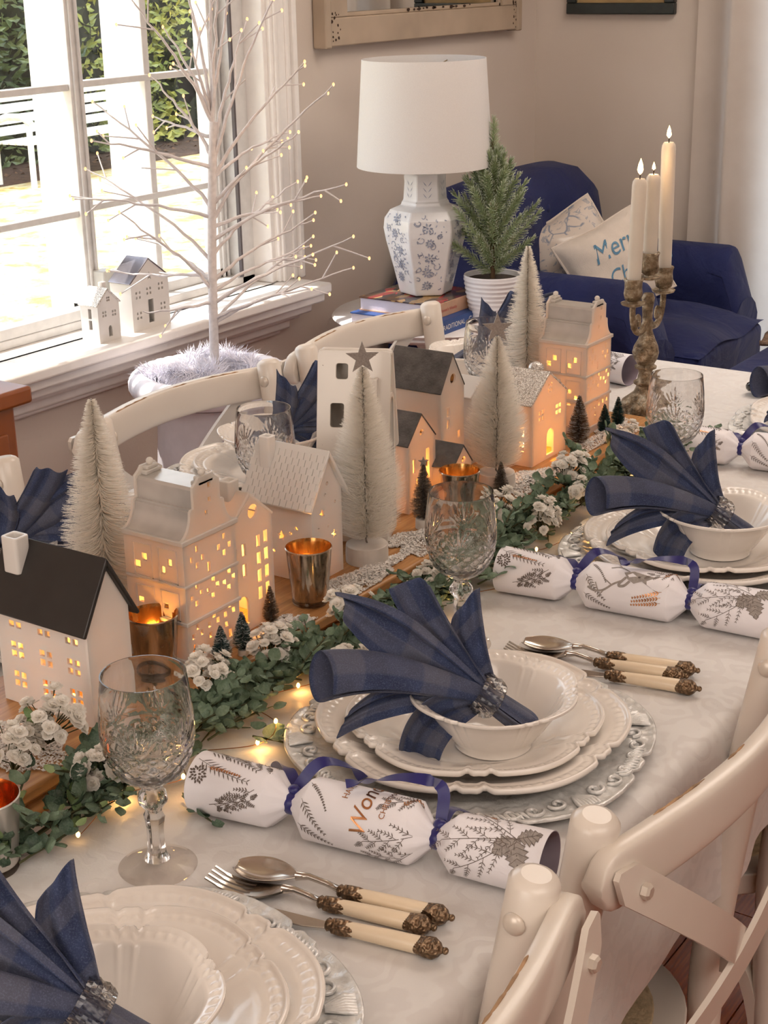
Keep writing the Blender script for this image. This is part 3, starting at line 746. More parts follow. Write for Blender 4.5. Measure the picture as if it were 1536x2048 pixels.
# ================================================================== bristle trees
BR_W = m_porcelain('white_bristle', 'fbf5ec', .45, .6, 0.02)
BR_G = M('frosted_green_bristle', '2f4a47', .7, var=.35, vscale=300)
BR_S = M('silver_bristle', '7f766c', .45, .4, var=.3, vscale=200)
BR_B = M('champagne_bristle', '7b6450', .6, .25, var=.3, vscale=200)
WIRE = M('twisted_wire', '8d857c', .35, .8)
PLASTERW = M('frosted_wood_base', 'd8cdc2', .8, var=.1, bump=.5, bscale=120)
SILVERG = M('silver_glitter_star', 'a59c95', .4, .6, var=.2, vscale=500)
FROST = M('frost_tip', 'e9ecec', .8)
def bristles(H, R, n, wd, up, seed, rag=.10):
    rng = np.random.default_rng(seed); t = rng.uniform(0, 1, n) ** .92; th = rng.uniform(0, TAU, n)
    z = t * H; prof = np.minimum(1.0, (1 - t) * 1.28 + .05) ** .85 * np.minimum(1, .72 + t * 2.2)
    r = R * prof * rng.uniform(1 - rag * 1.2, 1.06, n); phi = th + 0.0
    d = np.stack([np.cos(phi), np.sin(phi), np.zeros(n)], 1); tg = np.stack([-np.sin(phi), np.cos(phi), np.zeros(n)], 1)
    a = rng.uniform(0, PI, n); wv = tg * np.cos(a)[:, None] + np.array([0, 0, 1.]) * np.sin(a)[:, None]
    jit = rng.normal(0, .06, n)
    base = np.stack([0 * z, 0 * z, z], 1) + d * .0006
    up_ = up * (1 + rng.normal(0, .2, n))
    mid = base + d * (r * .55)[:, None] + np.array([0, 0, 1.]) * (r * .10 * up_)[:, None] + tg * (r * jit)[:, None]
    tip = base + d * r[:, None] + np.array([0, 0, 1.]) * (r * .36 * up_)[:, None] + tg * (r * jit * 2)[:, None]
    w_ = wv * wd / 2
    V = np.stack([base - w_, base + w_, mid - w_, mid + w_, tip - w_ * .6, tip + w_ * .6], 1).reshape(-1, 3)
    k = np.arange(n) * 6
    F = np.concatenate([np.stack([k, k + 1, k + 3, k + 2], 1), np.stack([k + 2, k + 3, k + 5, k + 4], 1)])
    me = bpy.data.meshes.new('bristles'); me.from_pydata(V.tolist(), [], F.tolist()); me.update(); return me
def bristle_tree(lab, x, y, z, H, R, mat, n, base=None, stem=.0, starr=None, wd=.0005, up=1.0, seed=1, grp=None, frost=False, tilt=(0, 0), rag=.12):
    t = thing('bristle_tree', lab, 'bristle tree', (x, y, z), rot=(rad(tilt[0]), rad(tilt[1]), 0), group=grp)
    z0 = 0
    if base:
        br, bh = base
        MB().lathe([(0, 0), (br, 0), (br * 1.01, bh * .5), (br * .98, bh * .96), (br * .94, bh), (0, bh)], 28).make('base', PLASTERW, t); z0 = bh
    h0 = z0 + stem
    MB().tube([(.0008 * math.cos(k * 1.4), .0008 * math.sin(k * 1.4), z0 - .001 + (H - z0 + .001) * k / 60) for k in range(61)], .0011, 6).make('wire_stem', WIRE, t)
    o = obj('bristles', bristles(H - h0, R, n, wd, up, seed, rag), mat, t, angle=None, kind='stuff'); o.location = (0, 0, h0)
    if frost:
        o = obj('frost', bristles(H - h0, R * 1.03, n // 4, wd, up, seed + 50), FROST, t, angle=None, kind='stuff'); o.location = (0, 0, h0)
    if starr:
        m = MB().plate(star(0, starr * .55, starr, 90, .40), [], .0022, Matrix.Rotation(rad(starr * 100), 4, 'Z') @ Matrix(((.57, 0, -.82, 0), (-.82, 0, -.57, 0), (0, 1, 0, H), (0, 0, 0, 1))))
        m.make('star', SILVERG, t, angle=30)
    return t
bristle_tree('big white bristle tree with silver star on a round frosted base, in the middle', 1.336, .943, BZ, .228, .044, BR_W, 8500, base=(.0245, .021), stem=.006, starr=.019, seed=1)
bristle_tree('big white bristle tree with silver star in front of the glitter-roofed house', 1.634, .945, BZ, .200, .040, BR_W, 8000, base=(.0245, .022), stem=.005, starr=.020, seed=2)
bristle_tree('tall plain white bristle tree behind the black-roofed house at left', 1.030, 1.052, BZ, .250, .050, BR_W, 9500, base=(.018, .015), stem=.004, up=.25, seed=3, wd=.0006, rag=.30)
bristle_tree('tall plain white bristle tree in front of the white plant pot', 1.905, 1.052, BZ, .262, .046, BR_W, 9000, base=(.018, .015), stem=.004, up=.25, seed=4, wd=.0006, rag=.30)
bristle_tree('small silver bristle tree with a wooden star beside the third votive', 1.460, .945, BZ, .080, .016, BR_S, 2200, base=(.0105, .012), starr=.0068, wd=.0004, up=.3, seed=5)
bristle_tree('tiny silver-green bristle tree leaning on the base of a white tree', 1.606, .922, BZ, .046, .010, BR_S, 1500, base=(.004, .003), wd=.0004, up=.5, seed=6)
G_ = 'small frosted green bristle trees'
bristle_tree('small frosted green bristle tree at the foot of the canal house, nearest one', 1.035, .908, BZ, .040, .0098, BR_G, 1600, base=(.004, .003), wd=.0004, up=.6, seed=7, frost=True, grp=G_)
bristle_tree('small frosted green bristle tree on a cork base below the arched doorway', 1.062, .903, BZ, .046, .0100, BR_G, 1700, base=(.0055, .006), wd=.0004, up=.6, seed=8, frost=True, grp=G_)
bristle_tree('small champagne bristle tree in front of the house with round window', 1.136, .926, BZ, .042, .0085, BR_B, 1400, base=(.004, .002), wd=.0004, up=.8, seed=9)
bristle_tree('brown frosted bristle tree right of the glitter-roofed house', 1.850, .937, BZ, .072, .0155, BR_B, 2400, base=(.005, .004), wd=.0005, up=.6, seed=10, frost=True)
bristle_tree('small green bristle tree in front of the farther canal house, left one', 1.918, .931, BZ, .044, .0100, BR_G, 1500, base=(.004, .003), wd=.0005, up=.6, seed=11, grp=G_)
bristle_tree('small green bristle tree in front of the farther canal house, right one', 1.962, .931, BZ, .044, .0100, BR_G, 1500, base=(.004, .003), wd=.0005, up=.6, seed=12, grp=G_)

# ================================================================== votives
def m_mercury(name, a, b):
    t = NT(name); v = t.coord(); f = t.noise(t.scale(v, (1, 1, .25)), 90, 6, .65, .6)
    return t.done(t.pbr(t.ramp(f, [(.3, a), (.65, b)]), t.ramp(f, [(.3, .32), (.6, .1)]), .95, t.bump(t.noise(v, 300, 2), .06, .001)))
MERC = m_mercury('mercury_glass', '8a7763', 'd5c7b6'); MERCIN = m_mercury('mercury_glass_inside', '9a6a34', 'e0b070')
def m_crystal(name, tint, k):
    t = NT(name); v = t.coord(); tr = t.n('ShaderNodeBsdfTransparent'); tr.inputs[0].default_value = (*lin(tint), 1)
    gl = t.n('ShaderNodeBsdfGlass'); gl.inputs['IOR'].default_value = 1.5; gl.inputs['Roughness'].default_value = .0; t.l(t.ramp(t.noise(v, 20), [(.3, (.97, .97, .97)), (.7, (1., 1., 1.))]), gl.inputs[0])
    mx = t.n('ShaderNodeMixShader'); mx.inputs[0].default_value = k; t.l(tr.outputs[0], mx.inputs[1]); t.l(gl.outputs[0], mx.inputs[2]); return t.done(mx.outputs[0])
VGLASS = m_crystal('clear_glass_foot', 'f4efe8', .4)
def votive(lab, x, y, z, e, outer=None, inner=None, rs=1.0, hs=1.0):
    t = thing('votive_holder', lab, 'candle holder', (x, y, z), group='metallic glass votives')
    k = rs
    MB().lathe([(.0, .006), (.0185 * k, .006), (.0195 * k, .008), (.0245 * k, .0605 * hs), (.0254 * k, .0625 * hs), (.0246 * k, .0635 * hs)], 40).make('cup', outer or MERC, t)
    MB().lathe([(.0246 * k, .0635 * hs), (.0234 * k, .060 * hs), (.0183 * k, .0105), (0, .0105)], 40).make('inside', inner or MERCIN, t)
    MB().lathe([(0, 0), (.0186 * k, 0), (.0200 * k, .0035), (.0190 * k, .0062), (0, .0062)], 32).make('foot', VGLASS, t)
    MB().lathe([(0, .0106), (.0172 * k, .0106), (.0172 * k, .024), (.003, .0236), (0, .024)], 24).make('wax', WAX, t)
    MB().lathe([(0, .025), (.0026, .0285), (.0034, .0325), (.002, .040), (0, .047)], 10).make('flame', FLAME, t, angle=180)
    lamp('votive_glow', 'POINT', (0, 0, .038), WARM, e * 1.2, radius=.004, parent=t)
    return t
votive('mercury glass votive between the black-roofed house and the canal house', .984, .948, BZ, .30)
votive('mercury glass votive in front of the star house', 1.203, .925, BZ, .30, hs=1.02)
votive('mercury glass votive in front of the small slate-roofed house', 1.508, .924, BZ, .30)
votive('white votive with copper lining cut off at the left edge', .690, .860, TZ + .0015, .12, M('white_votive_outside', 'd9d2ca', .25, .3), m_mercury('copper_lining', 'a04a1a', 'e08a4a'), rs=1.08, hs=1.05)

# ================================================================== candelabra
def m_antique():
    t = NT('antique_silver_gilt'); v = t.coord(); f = t.noise(v, 70, 4, .6)
    return t.done(t.pbr(t.ramp(f, [(.30, '5a4938'), (.5, '937f66'), (.68, 'c9bba4')]), t.ramp(f, [(.3, .55), (.7, .28)]), .85, t.bump(t.noise(v, 170, 4, .6, 1.2), .9, .004)))
ANT = m_antique()
cd = thing('candelabra', 'antique silver three-armed candelabra with scrolled base beside the farther canal house', 'candelabra', (2.080, .944, TZ + .0015))
P = []
for r, z, m_ in ((0, .002, 0), (3.5, .002, .25), (3.9, .5, .22), (3.6, 1.1, .20), (3.2, 1.6, .2), (3.3, 3.0, .18), (3.0, 3.9, .14), (2.2, 4.6, .1), (1.6, 5.2, .04), (1.3, 6.1, 0), (1.75, 6.4, 0), (1.8, 6.7, 0), (1.25, 7.0, 0), (1.05, 8.0, 0), (1.15, 8.6, 0), (1.65, 8.8, 0), (1.7, 9.1, 0), (1.25, 9.4, 0), (1.8, 10.3, .04), (2.05, 11.3, .05), (1.85, 12.2, .04), (1.3, 13.3, 0), (.85, 14.5, 0), (.75, 16.0, .05), (.85, 18.0, .05), (1.0, 19.5, 0), (.75, 20.2, 0), (0, 20.3, 0)):
    P.append([((r + m_ * r * math.cos(3 * a)) * .0098 * math.cos(a), (r + m_ * r * math.cos(3 * a)) * .0098 * math.sin(a), z * .01) for a in [TAU * k / 48 for k in range(48)]])
MB().grid(P, cv=True).make('stem', ANT, cd, angle=60)
for k in range(3):
    a = TAU * k / 3
    MB().tube([((.030 + .012 * math.cos(b)) * math.cos(a), (.030 + .012 * math.cos(b)) * math.sin(a), .016 + .014 * math.sin(b)) for b in [rad(q) for q in range(-80, 330, 20)]], .0048, 8).make('scroll_foot', ANT, cd)
    m = MB().ball((0.027 * math.cos(a + PI / 3), .027 * math.sin(a + PI / 3), .028), .009, 12, 8, sc=(1, 1, 1.2)); m.make('boss', ANT, cd)
def arm(dx, dz):
    a_ = thing('arm', '', '') ; del a_['label']; del a_['category']; a_.parent = cd
    sg = 1 if dx > 0 else -1
    if abs(dx) > .01:
        MB().tube(bez((0, 0, .168), (dx * .4, 0, .130), (dx * 1.05, 0, .150), (dx, 0, dz), 12), [.0055] * 4 + [.0048] * 9, 8).make('branch', ANT, a_)
        MB().tube([(dx * .62 + .008 * sg * math.cos(b) * (1 - b / 9), 0, .165 + .012 * math.sin(b) * (1 - b / 9)) for b in [.5 * q for q in range(14)]], .0028, 6).make('scroll', ANT, a_)
        MB().tube([(dx * .8, 0, .172), (dx * .86, .002, .158), (dx * .80, 0, .150)], [.004, .0035, .002], 6).make('leaf', ANT, a_)
    z = dz
    MB().lathe([(0, z), (.008, z), (.0165, z + .003), (.0178, z + .006), (.0168, z + .0065), (.0080, z + .0055), (.0070, z + .008)], 24, Matrix.Translation((dx, 0, 0))).make('drip_pan', ANT, a_)
    MB().lathe([(.0066, z + .0075), (.0120, z + .011), (.0140, z + .020), (.0128, z + .028), (.0130, z + .036), (.0146, z + .040), (.0138, z + .0415), (.0110, z + .0405), (.0112, z + .022), (0, z + .021)], 24, Matrix.Translation((dx, 0, 0))).make('cup', ANT, a_, angle=60)
arm(-.0535, .192); arm(.0535, .192); arm(0.0, .222)
def taper(lab, x, y, z0, z1, lean=(0, 0), fs=1.0):
    t = thing('taper_candle', lab, 'candle', (x, y, z0), rot=(rad(lean[0]), rad(lean[1]), 0), group='candles in the candelabra')
    h = z1 - z0
    MB().lathe([(0, 0), (.0098, 0), (.0102, .01), (.0106, h * .5), (.0106, h - .010), (.0098, h - .004), (.0070, h), (.0045, h - .0015), (0, h - .002)], 24).make('wax', WAX, t)
    MB().tube([(0, 0, h - .003), (.0003, 0, h + .003), (.0010, 0, h + .006)], .0008, 6).make('wick', M('burnt_wick', '2a1c14', .9), t)
    MB().lathe([(0, h + .0055), (.0030 * fs, h + .0085), (.0043 * fs, h + .0125 * fs), (.0032 * fs, h + .020 * fs), (0, h + .029 * fs)], 12).make('flame', FLAME, t, angle=180)
    lamp('candle_glow', 'POINT', (0, 0, h + .014), (1.0, .62, .28), .22 * fs, radius=.004, parent=t)
cz = TZ + .0015
taper('white taper candle in the left cup of the candelabra, nearest', 2.0265, .944, cz + .2142, 1.128, (.8, 1.2), 1.0)
taper('white taper candle in the middle cup of the candelabra, with the smallest flame', 2.080, .944, cz + .2442, 1.128, (0, .3), .62)
taper('white taper candle in the right cup of the candelabra, tallest flame at the back', 2.1335, .944, cz + .2142, 1.168, (-.4, -.2), .85)

# ================================================================== artificial snow on the board
def snow(lab, cx, cy, rx, ry, n, seed):
    rng = random.Random(seed); m = MB()
    for k in range(n):
        a = rng.uniform(0, TAU); q = math.sqrt(rng.random()) * (1 + .28 * math.sin(3 * a + seed) + .15 * math.sin(7 * a + 2 * seed)); x = cx + rx * q * math.cos(a); y = cy + ry * q * math.sin(a)
        if y < BY0 + .004: continue
        z = BZ + rng.random() ** 1.5 * .0085 * max(.1, 1.1 - q); s_ = rng.uniform(.0006, .0019); a = rng.uniform(0, TAU); e = rng.uniform(-.5, .5)
        d = Vector((math.cos(a), math.sin(a), e)) * s_; p = Vector((-math.sin(a), math.cos(a), rng.uniform(-.4, .6))) * s_ * .55
        c = Vector((x, y, z + .0006)); m.add([c - d, c + p, c + d, c - p], [(0, 1, 2, 3)])
    o = m.make('artificial_snow', M('snow_flake', 'f1e9e1', .8, var=.06), angle=None, kind='stuff'); return tag(o, lab, 'snow')
snow('artificial snow between the middle bristle tree and the star house', 1.285, .915, .075, .024, 10500, 1)
snow('artificial snow along the board beside the middle bristle tree', 1.42, .925, .05, .03, 7000, 2)
snow('artificial snow around the base of the right-hand white bristle tree', 1.68, .920, .06, .026, 8600, 3)
snow('artificial snow below the house with the round window', 1.125, .908, .05, .018, 5200, 4)
snow('artificial snow in front of the farther canal house', 1.92, .92, .08, .026, 6000, 5)
snow('artificial snow beside the black-roofed house', .80, .95, .045, .05, 6000, 6)

# ================================================================== place settings
CREAM = M('cream_stoneware', 'f1e8df', .16, var=.03, Coat_Weight=.4, Coat_Roughness=.05)
def m_charger():
    t = NT('antiqued_silver_charger'); v = t.coord(); f = t.noise(v, 60, 5)
    return t.done(t.pbr(t.ramp(f, [(.3, 'c4c2be'), (.65, 'efedea')]), .30, .25, t.bump(t.noise(v, 130, 3, .5, 1.5), .35, .002)))
CHARG = m_charger()
def scal(th, n, a, rot=0.):
    t = ((th + rot) * n / TAU) % 1.0
    g = lambda c, w_: np.exp(-((t - c) / w_) ** 2)
    return 1 - a * (g(.41, .030) + g(.59, .030)) - a * .25 * g(.5, .04) + a * .42 * np.cos(TAU * t)
def dish(prof_top, prof_bot, R, n, a, nth=300, bead=None, relief=0., wave=0.):
    """prof: list of (rho, z); the rim outline follows a scalloped curve, the centre stays round"""
    th = np.arange(nth) * TAU / nth; sc = scal(th, n, a); P = []
    for rho, z in prof_top + prof_bot:
        bl = np.clip((rho - .55) / .35, 0, 1); r = R * rho * (1 + (sc - 1) * bl); zz = np.full(nth, z)
        if bead and bead[0] < rho < bead[1] and (rho, z) in prof_top:
            zz = zz + bead[3] * np.maximum(0, np.cos(th * bead[2])) ** .8 * math.sin(PI * (rho - bead[0]) / (bead[1] - bead[0]))
        if relief and rho > .70 and (rho, z) in prof_top:
            q = np.sin(th * 36 + rho * 40) * np.sin(th * 17 - rho * 55) + .7 * np.sin(th * 60 + 12 * np.sin(th * 6) + rho * 30)
            zz = zz + relief * q * min(1, (rho - .70) / .06) * (0.3 if rho > .985 else 1)
        if wave: zz = zz + wave * bl * (sc - 1) * 10
        P.append(np.stack([r * np.cos(th), r * np.sin(th), zz], 1).tolist())
    return MB().grid(P, cv=True)
def rings(a, b, k): return [(a[0] + (b[0] - a[0]) * i / k, a[1] + (b[1] - a[1]) * i / k) for i in range(k)]
def plate_profile(h, foot=.6):
    top = [(0, .0045), (foot * .5, .0045), (foot * .95, .0048), (foot + .05, .0075), (foot + .10, .0105)] + rings((foot + .14, .0125), (.865, h * .84), 2) + [(.865, h * .84 + .0008)] + rings((.88, h * .86), (.965, h * .955), 6) + [(.968, h + .0004), (.978, h + .0020), (.992, h + .0020), (1.0, h)]
    bot = [(.995, h - .003), (.96, h - .0042), (.85, h * .76 - .002), (foot + .12, .008), (foot + .02, .0035), (foot, 0), (foot - .05, 0), (foot - .07, .002), (0, .002)]
    return top, bot
ME = {}
tp, bt = plate_profile(.024, .58); ME['dinner'] = dish(tp, bt, .141, 6, .050, bead=(.895, .955, 90, .0017))
tp, bt = plate_profile(.022, .56); ME['salad'] = dish(tp, bt, .115, 6, .052, bead=(.895, .955, 76, .0016))
bt_top = [(0, .004), (.3, .0045), (.42, .008), (.55, .0165), (.68, .030), (.77, .041), (.82, .0465)] + rings((.84, .0485), (.97, .0525), 7) + [(.98, .0545), (1.0, .054)]
bt_bot = [(1.0, .0515), (.95, .0495), (.84, .045), (.76, .036), (.66, .024), (.55, .012), (.47, .005), (.46, 0), (.42, 0), (.40, .0015), (0, .0015)]
ME['bowl'] = dish(bt_top, bt_bot, .0755, 6, .046, bead=(.875, .955, 54, .0013), wave=.0035)
ch_top = [(0, .004), (.55, .004), (.66, .0055), (.70, .0075)] + rings((.72, .0085), (.985, .0125), 16) + [(.99, .0145), (1.0, .0138)]
ch_bot = [(1.0, .0115), (.97, .010), (.72, .0055), (.66, .001), (.60, 0), (0, 0)]
ME['charger'] = dish(ch_top, ch_bot, .167, 6, .045, nth=420, relief=.0006)
for lob in range(6):                    # cast scrolls and shells round the charger rim
    for off, sg in ((-.30, 1), (.30, -1), (-.14, -1), (.14, 1), (-.43, 1), (.43, -1)):
        a0 = TAU * (lob + .0) / 6 + off; R0 = .150 if abs(off) > .2 else .147; pts = []
        for q in range(18):
            b = q * .42; rr = .0088 * (1 - q / 20); lx_, ly_ = rr * math.cos(b) * sg, rr * math.sin(b)
            pts.append(((R0 + ly_) * math.cos(a0 + lx_ / R0), (R0 + ly_) * math.sin(a0 + lx_ / R0), .0128))
        ME['charger'].tube(pts, [.0014] + [.0019] * 15 + [.0015, .0022], 6)
    for q in range(7):                  # shell
        a0 = TAU * lob / 6 + (q - 3) * .019; ME['charger'].tube([(.144 * math.cos(TAU * lob / 6 + (q - 3) * .006), .144 * math.sin(TAU * lob / 6 + (q - 3) * .006), .0122), (.158 * math.cos(a0), .158 * math.sin(a0), .0148), (.1655 * math.cos(a0), .1655 * math.sin(a0), .0135)], [.0012, .0019, .0016], 6)
    for q in range(10):                 # leaf beading
        a0 = TAU * (lob + .5) / 6 + (q - 4.5) * .030; ME['charger'].tube([(.146 * math.cos(a0), .146 * math.sin(a0), .0122), (.153 * math.cos(a0 + .02), .153 * math.sin(a0 + .02), .0138), (.158 * math.cos(a0 + .045), .158 * math.sin(a0 + .045), .0126)], [.0008, .0021, .0008], 6)
for k, m_ in (('dinner', CREAM), ('salad', CREAM), ('bowl', CREAM), ('charger', CHARG)):
    o = ME[k].make(k + '_mesh', m_, angle=70); ME[k] = o.data; bpy.data.objects.remove(o)
def put(name, me, lab, cat, loc, rz=0., grp=None, rot=None):
    o = bpy.data.objects.new(name, me); COL.objects.link(o); o.location = loc; o.rotation_euler = rot or (0, 0, rz); return tag(o, lab, cat, grp)

# ---- cut crystal goblet
GLASS = m_crystal('lead_crystal', 'fdfbf9', .94)
def goblet_mesh():
    nth = 180; th = np.arange(nth) * TAU / nth
    key = [(0, .0), (3.05, .0), (3.15, .12), (2.9, .28), (2.0, .5), (1.05, .85), (.74, 1.4), (.66, 2.4), (.66, 3.6), (.82, 4.7), (.62, 5.15), (.70, 5.4), (1.12, 5.95), (1.2, 6.3), (1.12, 6.65), (.70, 7.25), (.66, 7.5), (1.0, 7.75), (1.7, 8.05)]
    bowl = [(2.35, 8.5), (2.9, 9.15), (3.28, 9.9), (3.52, 10.7), (3.66, 11.6), (3.70, 12.5), (3.66, 13.6), (3.55, 14.9), (3.42, 16.0), (3.30, 17.0)]
    zs = np.linspace(8.2, 17.0, 62); br = np.interp(zs, [1.7 * 0 + 8.05] + [b[1] for b in bowl], [1.7] + [b[0] for b in bowl])
    inner = [(3.30, 17.05), (3.20, 17.05), (3.16, 16.8), (3.28, 15.8), (3.42, 14.6), (3.50, 13.4), (3.52, 12.4), (3.46, 11.6), (3.30, 10.7), (3.04, 9.95), (2.62, 9.3), (2.0, 8.8), (1.1, 8.5), (0, 8.45)]
    P = []
    def poly(n, amt): 
        a = (th % (TAU / n)) - PI / n; return 1 - amt + amt * (math.cos(PI / n) / np.cos(a)) / math.cos(PI / n) * 1.0
    for r, z in key:
        rr = np.full(nth, r)
        if 1.2 < z < 5.2: rr = r * (math.cos(PI / 6) / np.cos((th % (TAU / 6)) - PI / 6)) * 1.06
        elif 5.2 <= z < 7.4: rr = r * (math.cos(PI / 8) / np.cos(((th + (.39 if 5.9 < z < 6.7 else 0)) % (TAU / 8)) - PI / 8)) * 1.04
        P.append(np.stack([rr * np.cos(th), rr * np.sin(th), np.full(nth, z)], 1))
    for z, r in zip(zs, br):
        rr = np.full(nth, r); g = np.zeros(nth)
        if z < 11.25:
            k = 15; u = th * k / TAU; v = (z - 8.2) / 1.05
            a = np.abs(((u + v) % 1) - .5) * 2; b = np.abs(((u - v) % 1) - .5) * 2
            fade = min(1, (z - 8.1) / .5); g = -.12 * fade * np.maximum((a - .45) / .55, (b - .45) / .55).clip(0, 1)
        elif z < 11.55: g = np.full(nth, -.06)
        elif z < 14.6:                                   # fan cuts
            sec = ((th * 6 / TAU) % 1 - .5) * TAU / 6 * 3.6; h = z - 11.5
            for q in (-1.15, -.75, -.38, 0, .38, .75, 1.15):
                L = 2.9 - abs(q) * .9; xx = h * math.tan(q * .62); dd = np.abs(sec - xx); 
                if h < L: g = np.minimum(g, -.10 * np.clip(1 - dd / .13, 0, 1) * math.sin(PI * min(1, h / L)) ** .6)
        rr = rr + g; P.append(np.stack([rr * np.cos(th), rr * np.sin(th), np.full(nth, z)], 1))
    for r, z in inner: P.append(np.stack([r * np.cos(th), r * np.sin(th), np.full(nth, z)], 1))
    A = [(p * .01).tolist() for p in P]
    def part(rows, mat, nm):
        m = MB(); n = len(rows[0]); m.grid(rows, cv=True)
        o = m.make(nm, mat, angle=28); me = o.data; bpy.data.objects.remove(o); return me
    def axis(row): z = row[0][2]; return [[0, 0, z]] * nth
    f = part(A[:6] + [axis(A[5])], m_crystal('clear_glass_foot_disc', 'fdfbf9', .25), 'foot')
    st = part([axis(A[5])] + A[5:17] + [axis(A[16])], GLASS, 'stem')
    bw_ = part([axis(A[16])] + A[16:], GLASS, 'bowl')
    return {'foot': f, 'stem': st, 'bowl': bw_}
GOB = goblet_mesh()

# ---- napkin with crystal ring
def m_denim():
    t = NT('indigo_plaid_linen'); uv = t.n('ShaderNodeTexCoord').outputs['UV']; v = t.coord()
    sp = t.n('ShaderNodeSeparateXYZ'); t.l(uv, sp.inputs[0])
    def band(sock, f, ph, lo, hi): return t.ramp(t.math('FRACT', t.math('ADD', t.math('MULTIPLY', sock, f), ph)), [(lo, 0.), (lo + .03, 1.), (hi, 1.), (min(.999, hi + .03), 0.)])
    b1 = band(sp.outputs[0], 1.6, .12, .30, .62); b2 = band(sp.outputs[1], 1.4, .2, .35, .70)
    weave = t.noise(t.scale(v, (1, 1, 1), (.4, .7, .2)), 900, 2, .6)
    base = t.ramp(t.noise(v, 60, 4), [(.3, '232c4a'), (.7, '323e60')])
    grey = t.mix(t.math('MULTIPLY', t.math('ADD', b1, b2), .28), base, lin('67666f'))
    c = t.mix(t.ramp(weave, [(.50, 0.), (.68, .22)]), grey, lin('7f8aa6'))
    return t.done(t.pbr(c, .85, 0, t.bump(weave, .45, .0012), Sheen_Weight=.08))
DENIM = m_denim()
def napkin_mesh(seed):
    """fan of folded leaves along +X, pinched at the origin by the ring, short tail towards -X"""
    rng = random.Random(seed); m = MB()
    # angle in the fan plane, length, half width, pointed?, depth layer, curl towards the diner, bend
    leaves = [(32, .086, .021, .45, -.013, .006, .2), (15, .124, .018, .25, -.007, .008, .1), (4, .156, .026, 1., .000, .010, -.05), (-22, .130, .020, .6, .003, .012, -.3), (-42, .080, .023, .5, .007, .016, -.5)]
    for k, (ang, L, W, tipf, lay, curl, bend) in enumerate(leaves):
        ang += rng.uniform(-3, 3); L *= rng.uniform(.96, 1.04); nS, nQ = 16, 19; P = []; uv = []
        for i in range(nS):
            s_ = i / (nS - 1); a = rad(ang) + bend * s_ * s_; ax, az = math.cos(a), math.sin(a); px_, pz_ = -az, ax
            blunt = s_ ** .8; point = math.sin(PI * min(1, s_ * .97 + .03)) ** .8 if s_ > .5 else s_ ** .7 * 1.0
            prof = blunt * (1 - tipf) + tipf * (s_ ** .75 * 1.25 if s_ < .55 else (s_ ** .75 * 1.25) * max(0.03, 1 - ((s_ - .55) / .45) ** 1.5))
            hw = .0075 + (W - .0075) * prof; row = []
            for j in range(nQ):
                q = -1 + 2 * j / (nQ - 1)
                y = lay * min(1, s_ * 3) + curl * s_ * (abs(q) ** 1.8 - .35) + .0032 * math.cos(q * PI * 2.5 + k) * (.35 + .65 * s_)
                lx = s_ * L - .010 * s_ * q * (1 if k % 2 else -1); w_ = hw * q
                row.append((lx * ax + w_ * px_, y, lx * az + w_ * pz_ + .004 * math.sin(q * 3 + k))); uv.append((s_ * 1.2 + .13 * k, .5 + .5 * q))
            P.append(row)
        m.grid(P, uv=uv)
    P = []; uv = []                                       # the wide rolled fold with an open mouth
    for i in range(16):
        s_ = i / 15; a = rad(-13) - .20 * s_ * s_; r = .0065 + .0165 * s_ ** .8; cx, cz = .150 * s_ * math.cos(a), .150 * s_ * math.sin(a); row = []
        for j in range(29):
            b = rad(-40 + 335 * j / 28) + .5 * s_; rr = r * (1 - .28 * j / 28) * (1 + .05 * math.sin(b * 3 + 1))
            dx = -.012 * s_ * math.cos(b)
            row.append((cx + dx - rr * math.sin(b) * math.sin(a) * 1.15, .012 * min(1, 2.5 * s_) + rr * math.cos(b) * .62, cz + rr * math.sin(b) * math.cos(a) * 1.15)); uv.append((s_ * 1.2 + .4, j / 28))
        P.append(row)
    m.grid(P, uv=uv)
    P = []; uv = []                                       # gathered tail beyond the ring
    for i in range(9):
        s_ = i / 8
        row = []
        for j in range(37):
            a = TAU * j / 36; r = (.0095 + .004 * s_ + .0024 * math.cos(a * 6 + .5)) * (1 if s_ < .95 else .7)
            row.append((.012 - .062 * s_, r * math.cos(a) * 1.15, r * math.sin(a) * .8 - .004 * s_)); uv.append((s_ * .4, j / 36))
        P.append(row)
    m.grid(P, uv=uv); o = len(m.v); m.f.append(tuple(range(o - 37, o - 1)))
    ob = m.make('napkin_mesh', DENIM, angle=70); me = ob.data; bpy.data.objects.remove(ob); return me
NAPS = [napkin_mesh(s_) for s_ in (3, 11, 5)]
def ring_mesh():
    P = []; nth = 60
    for i, (dr, x) in enumerate(((0, -.010), (.0014, -.0105), (.0026, -.007), (.0034, -.0035), (.0026, 0), (.0034, .0035), (.0026, .007), (.0014, .0105), (0, .010), (-.0012, .0), )):
        row = []
        for k in range(nth):
            a = TAU * k / nth; g = .0011 * (1 if (k // 2 + i) % 2 else -1) if 2 <= i <= 6 else 0
            r = .0165 + dr + g; row.append((x, r * math.cos(a) * 1.08, r * math.sin(a) * .92))
        P.append(row)
    o = MB().grid(P, cu=True, cv=True).make('ring_mesh', m_crystal('cut_crystal_ring', 'e9e6e2', .8), angle=15); me = o.data; bpy.data.objects.remove(o); return me
RINGM = ring_mesh()

